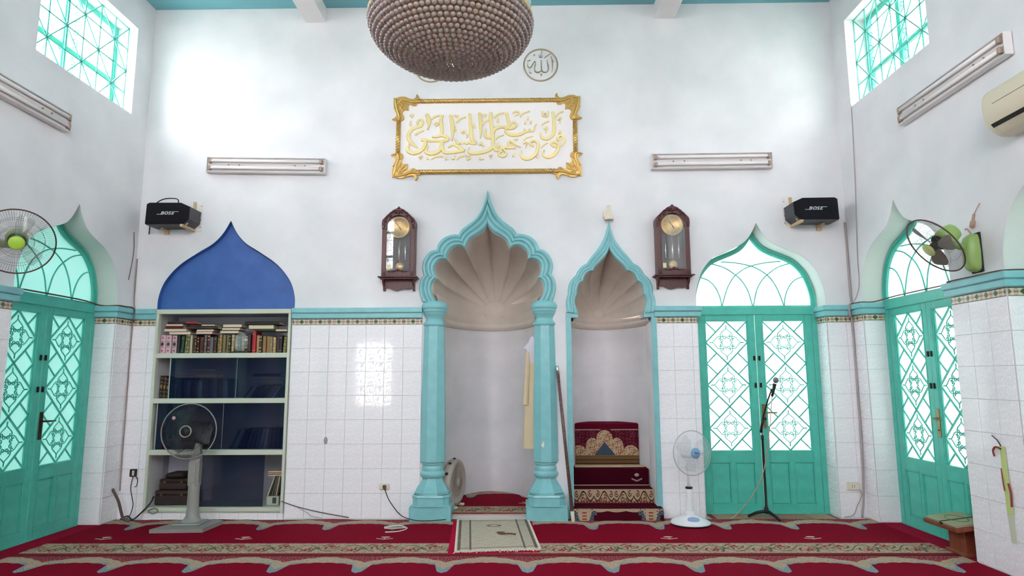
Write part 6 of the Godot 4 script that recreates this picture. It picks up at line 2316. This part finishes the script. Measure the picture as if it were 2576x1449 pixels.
func rugs() -> void:
	# red rug under the cream one
	var t := thing("red_rug", "plain red rug showing round the cream prayer rug", "rug", Vector3(-0.26, 0.012, 0.72))
	var s := mb()
	var p := PackedVector2Array([Vector2(-0.43, -0.56), Vector2(-0.35, 0.64), Vector2(0.41, 0.59), Vector2(0.36, -0.62)])
	prism(s, p, -0.006, 0.0, Transform3D(Basis(Vector3.RIGHT, PI / 2), Vector3.ZERO))
	part(t, "pile", s, mat("rug_red", c8(178, 22, 56), 0.95, 0, 0.2))
	# cream prayer rug
	var W := 180
	var H := 300
	var im := Image.create(W, H, false, Image.FORMAT_RGB8)
	var nz := FastNoiseLite.new()
	nz.seed = 77
	nz.frequency = 0.09
	for y in H:
		for x in W:
			var u := (x + 0.5) / W - 0.5
			var v := (y + 0.5) / H - 0.5
			var au := absf(u)
			var c := c8(206, 196, 176).lerp(c8(182, 172, 152), 0.5 + 0.5 * nz.get_noise_2d(x * 2.0, y * 1.6))
			if sin(u * 90.0 + 2.0 * sin(v * 40.0)) * sin(v * 110.0 + 2.0 * cos(u * 60.0)) > 0.62: c = c8(168, 156, 138)
			if au > 0.475 or absf(v) > 0.485: c = c8(228, 220, 204)
			elif absf(au - 0.45) < 0.016 or absf(au - 0.315) < 0.012: c = c8(96, 84, 80) if fposmod(y * 0.09, 1.0) < 0.8 else c8(160, 150, 136)
			elif au > 0.33 and au < 0.432 and sin(v * 150.0) * sin(u * 120.0) > 0.25: c = c8(176, 166, 152)
			elif absf(absf(v) - 0.44) < 0.006 and au < 0.45: c = c8(120, 104, 96)
			if Vector2(u / 0.1, (v + 0.25) / 0.045).length() < 1.0 and absf(Vector2(u / 0.1, (v + 0.25) / 0.045).length() - 0.8) < 0.2: c = c8(128, 104, 94)
			im.set_pixel(x, y, c)
	var m := mat("prayer_rug", Color.WHITE, 0.95, 0, 0.2)
	m.albedo_texture = img_tex(im)
	m.texture_repeat = false
	t = thing("prayer_rug", "cream patterned prayer rug with fringes before the large niche", "rug", Vector3(-0.24, 0.019, 0.68))
	var q := [Vector3(-0.415, 0.008, -0.55), Vector3(0.31, 0.008, -0.585), Vector3(0.4, 0.008, 0.55), Vector3(-0.32, 0.008, 0.64)]
	s = mb()
	quad(s, q[0], q[1], q[2], q[3], Vector3.UP)
	for i in 4:
		var a: Vector3 = q[i]; var b: Vector3 = q[(i + 1) % 4]
		quad(s, a, b, b - Vector3(0, 0.008, 0), a - Vector3(0, 0.008, 0), (a + b) / 2.0)
	part(t, "pile", s, M.prayer_rug)
	rng.seed = 11
	for e in 2:
		s = mb()
		var a: Vector3 = q[0] if e == 0 else q[3]
		var b: Vector3 = q[1] if e == 0 else q[2]
		var d := Vector3(0, 0, -1.0 if e == 0 else 1.0)
		for i in 90:
			var x := (i + 0.5) / 90.0
			var l := rng.randf_range(0.03, 0.055)
			if rng.randf() < 0.05: l += 0.04
			var st: Vector3 = a.lerp(b, x)
			box(s, st + d * l / 2 - Vector3(0, 0.003, 0), Vector3(0.0055, 0.004, l), Basis(Vector3.UP, rng.randf_range(-0.45, 0.45)))
		part(t, "fringe", s, mat("fringe_white_%d" % e, c8(226, 218, 200), 0.95, 0, 0.2))
	t = thing("prayer_beads", "small brown string of prayer beads lying on the cream rug", "beads", Vector3(-0.15, 0.0275, 0.735))
	s = mb(true)
	var pts := spline([Vector3(-0.075, 0, -0.03), Vector3(-0.04, 0, -0.035), Vector3(-0.01, 0, -0.02), Vector3(-0.03, 0, 0.01), Vector3(-0.06, 0, 0.012), Vector3(-0.02, 0, 0.03), Vector3(0.03, 0, 0.015), Vector3(0.09, 0, 0.04)], 5)
	for k in pts.size(): ball(s, pts[k] + Vector3(0, 0.007, 0), Vector3(0.0075, 0.0075, 0.0075), 8, 5)
	part(t, "string_of_beads", s, mat("bead_brown", c8(104, 58, 40), 0.5))

func right_side_things() -> void:
	# low lectern in the right door recess with a book on it
	var m := mat("red_wood", Color.WHITE, 0.5)
	m.albedo_texture = wood_tex(c8(112, 52, 34), c8(146, 76, 48), 9)
	m.uv1_triplanar = true
	m.uv1_scale = Vector3(2, 2, 2)
	var t := thing("book_stool", "reddish wooden stool with a slanted top in the right door recess", "stool", Vector3(3.615, 0.012, 1.36))
	var s := mb()
	cbox(s, Vector3(0.0, 0.11, 0.0), Vector3(0.15, 0.22, 0.2), 0.004)
	cbox(s, Vector3(0.0, 0.012, 0.0), Vector3(0.19, 0.024, 0.26), 0.004)
	part(t, "pedestal", s, M.red_wood)
	s = mb()
	var tilt := Basis(Vector3.BACK, 0.12) 
	cbox(s, Vector3(-0.055, 0.24, 0.0), Vector3(0.3, 0.032, 0.42), 0.004, tilt)
	part(t, "top_board", s, M.red_wood)
	var b := thing("book_cover_board", "closed greenish boxed book lying on the reddish stool", "book", t.position)
	s = mb()
	cbox(s, Vector3(-0.058, 0.263, 0.0), Vector3(0.27, 0.012, 0.38), 0.003, tilt)
	part(b, "pages", s, M.paper)
	s = mb()
	cbox(s, Vector3(-0.06, 0.2725, 0.0), Vector3(0.29, 0.007, 0.4), 0.002, tilt)
	part(b, "cover", s, mat("cover_green", c8(150, 152, 112), 0.5))
	s = mb(true)
	var pts := []
	for k in 40: pts.append(Vector3(-0.06, 0.2762, 0.0) + tilt * Vector3(0.06 * cos(TAU * k / 40), 0, 0.12 * sin(TAU * k / 40)))
	tube(s, pts, 0.004, 5, true)
	part(b, "oval_ornament", s, mat("ornament_green", c8(96, 104, 78), 0.5))
	s = mb()
	cbox(s, Vector3(-0.06, 0.265, 0.02), Vector3(0.3, 0.03, 0.014), 0.002, tilt)
	part(b, "strap", s, M.rubber)
	# green strap hanging on the tiled pier
	t = thing("hanging_strap", "light green strap with red cords hanging on the tiled right pier", "strap", Vector3(XR - 0.012, 0.45, 2.0), -PI / 2)
	s = mb(true)
	var rings := []
	for j in 10:
		var f := j / 9.0
		var y := 0.48 * (1.0 - f)
		var w := 0.026 + 0.008 * f
		rings.append(PackedVector3Array([Vector3(-w + 0.015 * f, y, 0.004), Vector3(0.015 * f, y, 0.009 + 0.003 * sin(j * 1.7)), Vector3(w + 0.015 * f, y, 0.004)]))
	skin(s, rings, false)
	part(t, "band", s, mat("strap_green", c8(196, 212, 136), 0.7))
	s = mb(true)
	rings = []
	for j in 5:
		var f := j / 4.0
		rings.append(PackedVector3Array([Vector3(-0.018 + 0.012 * f, 0.0 - 0.2 * f, 0.004), Vector3(0.014, -0.2 * f, 0.008), Vector3(0.04 + 0.01 * f, -0.2 * f, 0.004)]))
	skin(s, rings, false)
	part(t, "tail", s, glass("strap_film", c8(214, 226, 190), 0.55, 0.3))
	s = mb(true)
	tube(s, spline([Vector3(0.0, 0.46, 0.012), Vector3(-0.05, 0.47, 0.014), Vector3(-0.085, 0.44, 0.012), Vector3(-0.075, 0.4, 0.012)], 4), 0.007, 6)
	tube(s, spline([Vector3(0.035, 0.22, 0.012), Vector3(0.05, 0.15, 0.012), Vector3(0.045, 0.06, 0.012)], 4), 0.007, 6)
	tube(s, spline([Vector3(-0.02, 0.32, 0.012), Vector3(-0.016, 0.22, 0.012), Vector3(-0.008, 0.16, 0.012)], 4), 0.004, 6)
	part(t, "cord", s, mat("cord_red", c8(150, 56, 52), 0.7))
	s = mb(true)
	tube(s, [Vector3(-0.08, 0.55, 0.012), Vector3(-0.03, 0.52, 0.012), Vector3(0.0, 0.5, 0.02), Vector3(0.0, 0.48, 0.012)], 0.004, 6)
	part(t, "hook", s, M.dark_metal)

func socket(label: String, at: Vector3, w: float, turn := 0.0) -> Node3D:
	var t := thing("wall_socket", label, "socket", at, turn, "wall sockets")
	var s := mb()
	cbox(s, Vector3(0, 0, 0.012), Vector3(w, w * 0.58, 0.024), 0.006)
	part(t, "plate", s, M.cream_plastic)
	s = mb()
	for x in [-0.015, 0.015]:
		for y in [-0.008, 0.008]: box(s, Vector3(x * 0.7, y, 0.0245), Vector3(0.005, 0.008, 0.002))
	part(t, "pin_hole", s, M.rubber)
	return t

func wire(called: String, label: String, pts: Array, r: float, m: Material, category := "cable") -> void:
	var t := thing(called, label, category)
	var s := mb(true)
	tube(s, spline(pts, 5), r, 6)
	part(t, "sheath", s, m)

func cables() -> void:
	mat("cable_brown", c8(92, 76, 68), 0.7)
	mat("conduit", c8(152, 138, 132), 0.6)
	mat("cable_grey", c8(176, 168, 164), 0.6)
	mat("cable_white", c8(220, 212, 198), 0.6)
	mat("grime", c8(112, 84, 72), 0.95)
	socket("cream double socket low on the tiles in the right corner", Vector3(3.396, 0.33, 0.01), 0.13)
	var so := socket("cream socket with a brown plug on the tiles left of the large niche", Vector3(-1.421, 0.335, 0.01), 0.105)
	var s := mb()
	cbox(s, Vector3(0.005, 0.0, 0.035), Vector3(0.034, 0.036, 0.026), 0.005)
	part(so, "plug", s, M.cable_brown)
	wire("power_cable", "thin dark cord from the plug down to the left column foot", [Vector3(-1.416, 0.325, 0.045), Vector3(-1.36, 0.2, 0.05), Vector3(-1.24, 0.07, 0.09), Vector3(-1.1, 0.04, 0.19), Vector3(-0.96, 0.03, 0.2), Vector3(-0.76, 0.04, 0.185)], 0.0045, M.rubber)
	wire("floor_cord", "brown cord trailing along the tiles right of the bookcase", [Vector3(-2.49, 0.19, 0.02), Vector3(-2.3, 0.13, 0.022), Vector3(-2.05, 0.075, 0.025), Vector3(-1.78, 0.03, 0.03)], 0.0045, M.cable_brown)
	wire("branch_cord", "short thin cord forking off the brown cord", [Vector3(-2.33, 0.137, 0.022), Vector3(-2.2, 0.07, 0.025), Vector3(-2.17, 0.045, 0.03), Vector3(-2.05, 0.028, 0.05)], 0.003, M.cable_grey)
	wire("coiled_flex", "small coil of white flex on the carpet beside the left column", [Vector3(-1.33, 0.02, 0.42), Vector3(-1.2, 0.024, 0.38), Vector3(-1.12, 0.02, 0.44), Vector3(-1.22, 0.026, 0.5), Vector3(-1.32, 0.02, 0.46), Vector3(-1.2, 0.03, 0.41), Vector3(-1.1, 0.02, 0.47), Vector3(-1.16, 0.02, 0.6), Vector3(-1.28, 0.018, 0.62)], 0.006, M.cable_white)
	wire("corner_conduit", "thin grey conduit down the left corner of the niche wall", [Vector3(XL + 0.014, 2.75, 0.014), Vector3(XL + 0.014, 2.3, 0.014), Vector3(XL + 0.055, 2.19, 0.055), Vector3(XL + 0.05, 2.06, 0.05), Vector3(XL + 0.022, 2.0, 0.022), Vector3(XL + 0.022, 1.2, 0.022), Vector3(XL + 0.024, 0.5, 0.024), Vector3(XL + 0.03, 0.3, 0.03)], 0.006, M.conduit)
	wire("hanging_wire", "loose wire hanging on the left wall near the corner", [Vector3(XL + 0.008, 3.03, 0.1), Vector3(XL + 0.012, 2.85, 0.085), Vector3(XL + 0.014, 2.7, 0.1), Vector3(XL + 0.008, 2.5, 0.13)], 0.0042, M.cable_brown)
	wire("trunking_strip", "white cable strip down the right corner of the niche wall", [Vector3(XR - 0.014, 3.1, 0.014), Vector3(XR - 0.014, 2.4, 0.014), Vector3(XR - 0.014, 2.22, 0.02), Vector3(XR - 0.06, 2.19, 0.06), Vector3(XR - 0.05, 2.07, 0.05), Vector3(XR - 0.024, 2.0, 0.024), Vector3(XR - 0.024, 1.0, 0.024), Vector3(XR - 0.04, 0.3, 0.026), Vector3(XR - 0.08, 0.02, 0.03)], 0.011, M.cable_grey)
	wire("window_wire", "thin wire running down the right wall from the high window", [Vector3(XR - 0.006, 4.3, 0.32), Vector3(XR - 0.006, 3.9, 0.3), Vector3(XR - 0.006, 3.3, 0.26), Vector3(XR - 0.006, 2.7, 0.2), Vector3(XR - 0.006, 2.4, 0.19), Vector3(XR - 0.02, 2.25, 0.12), Vector3(XR - 0.04, 2.205, 0.06)], 0.0045, M.cable_grey)
	wire("socket_cord", "thin cord looping down from the right corner socket", [Vector3(3.45, 0.31, 0.03), Vector3(3.475, 0.24, 0.03), Vector3(3.42, 0.14, 0.035), Vector3(3.37, 0.05, 0.04), Vector3(3.28, 0.03, 0.04)], 0.0045, M.cable_grey)
	# cords on top of the cornices
	wire("cornice_cable", "dark cord lying along the left door transom and cornice", [Vector3(XL - 0.19, 2.235, 1.6), Vector3(XL - 0.19, 2.235, 0.6), Vector3(XL - 0.15, 2.205, 0.3), Vector3(XL + 0.03, 2.203, 0.31), Vector3(XL + 0.046, 2.203, 0.2), Vector3(XL + 0.05, 2.203, 0.08), Vector3(XL + 0.056, 2.15, 0.058), Vector3(XL + 0.05, 2.05, 0.05)], 0.0075, M.cable_brown)
	wire("cornice_cable", "dark flex lying along the right pier cornice", [Vector3(XR + 0.15, 2.205, 2.23), Vector3(XR - 0.03, 2.203, 2.2), Vector3(XR - 0.046, 2.203, 1.9), Vector3(XR - 0.046, 2.203, 1.62), Vector3(XR + 0.1, 2.21, 1.56), Vector3(XR + 0.19, 2.235, 1.2), Vector3(XR + 0.19, 2.235, 0.5), Vector3(XR + 0.1, 2.205, 0.26), Vector3(XR - 0.03, 2.203, 0.24), Vector3(XR - 0.05, 2.203, 0.1)], 0.006, M.cable_brown)
	# adapter and tangle in the left corner
	var t := thing("power_adapter", "black power adapter with a pale label beside the bookcase", "adapter", Vector3(-4.045, 0.43, 0.012))
	s = mb()
	cbox(s, Vector3(0, 0.05, 0.02), Vector3(0.06, 0.075, 0.04), 0.005)
	part(t, "body", s, M.black)
	s = mb()
	box(s, Vector3(0.01, 0.05, 0.0408), Vector3(0.022, 0.05, 0.0016))
	part(t, "sticker", s, M.cream_plastic)
	s = mb(true)
	tube(s, spline([Vector3(0.0, 0.012, 0.02), Vector3(-0.01, -0.1, 0.03), Vector3(0.02, -0.2, 0.04), Vector3(0.04, -0.27, 0.05), Vector3(0.03, -0.36, 0.07), Vector3(0.0, -0.4, 0.1)], 5), 0.004, 6)
	tube(s, spline([Vector3(0.02, 0.03, 0.02), Vector3(0.055, -0.02, 0.03), Vector3(0.05, -0.08, 0.03), Vector3(0.03, -0.09, 0.03)], 5), 0.004, 6)
	part(t, "lead", s, M.rubber)
	wire("thick_cable", "thick dirty cable coming out of the left corner wall", [Vector3(-4.195, 0.33, 0.12), Vector3(-4.15, 0.27, 0.13), Vector3(-4.12, 0.2, 0.12), Vector3(-4.1, 0.1, 0.1), Vector3(-4.06, 0.04, 0.12), Vector3(-3.98, 0.022, 0.15)], 0.014, M.cable_brown)
	wire("tangled_cable", "dark cable curling along the floor in the left corner", [Vector3(-4.1, 0.03, 0.1), Vector3(-4.03, 0.06, 0.1), Vector3(-3.96, 0.03, 0.12), Vector3(-3.9, 0.1, 0.06), Vector3(-3.84, 0.18, 0.03), Vector3(-3.82, 0.24, 0.02)], 0.008, M.rubber)
	wire("green_loop", "small grey-green loop of cable hanging under the bookcase", [Vector3(-3.86, 0.1, 0.03), Vector3(-3.8, 0.125, 0.03), Vector3(-3.76, 0.1, 0.03), Vector3(-3.8, 0.07, 0.03), Vector3(-3.86, 0.09, 0.035)], 0.006, mat("cable_green", c8(120, 140, 122), 0.6))
	t = thing("coat_hook", "small clear hook stuck on the tiles beside the bookcase", "hook", Vector3(-2.051, 0.8, 0.01))
	s = mb(true)
	lathe(s, [Vector2(0.026, 0.0), Vector2(0.024, 0.006), Vector2(0.0, 0.008)], 16, Transform3D(Basis(Vector3.RIGHT, PI / 2).scaled_local(Vector3(0.8, 1, 1.5)), Vector3.ZERO))
	part(t, "pad", s, M.cable_grey)
	s = mb(true)
	tube(s, [Vector3(0, 0.01, 0.008), Vector3(0, -0.02, 0.02), Vector3(0, -0.028, 0.032), Vector3(0, -0.015, 0.038)], 0.004, 6)
	part(t, "prong", s, M.cable_grey)
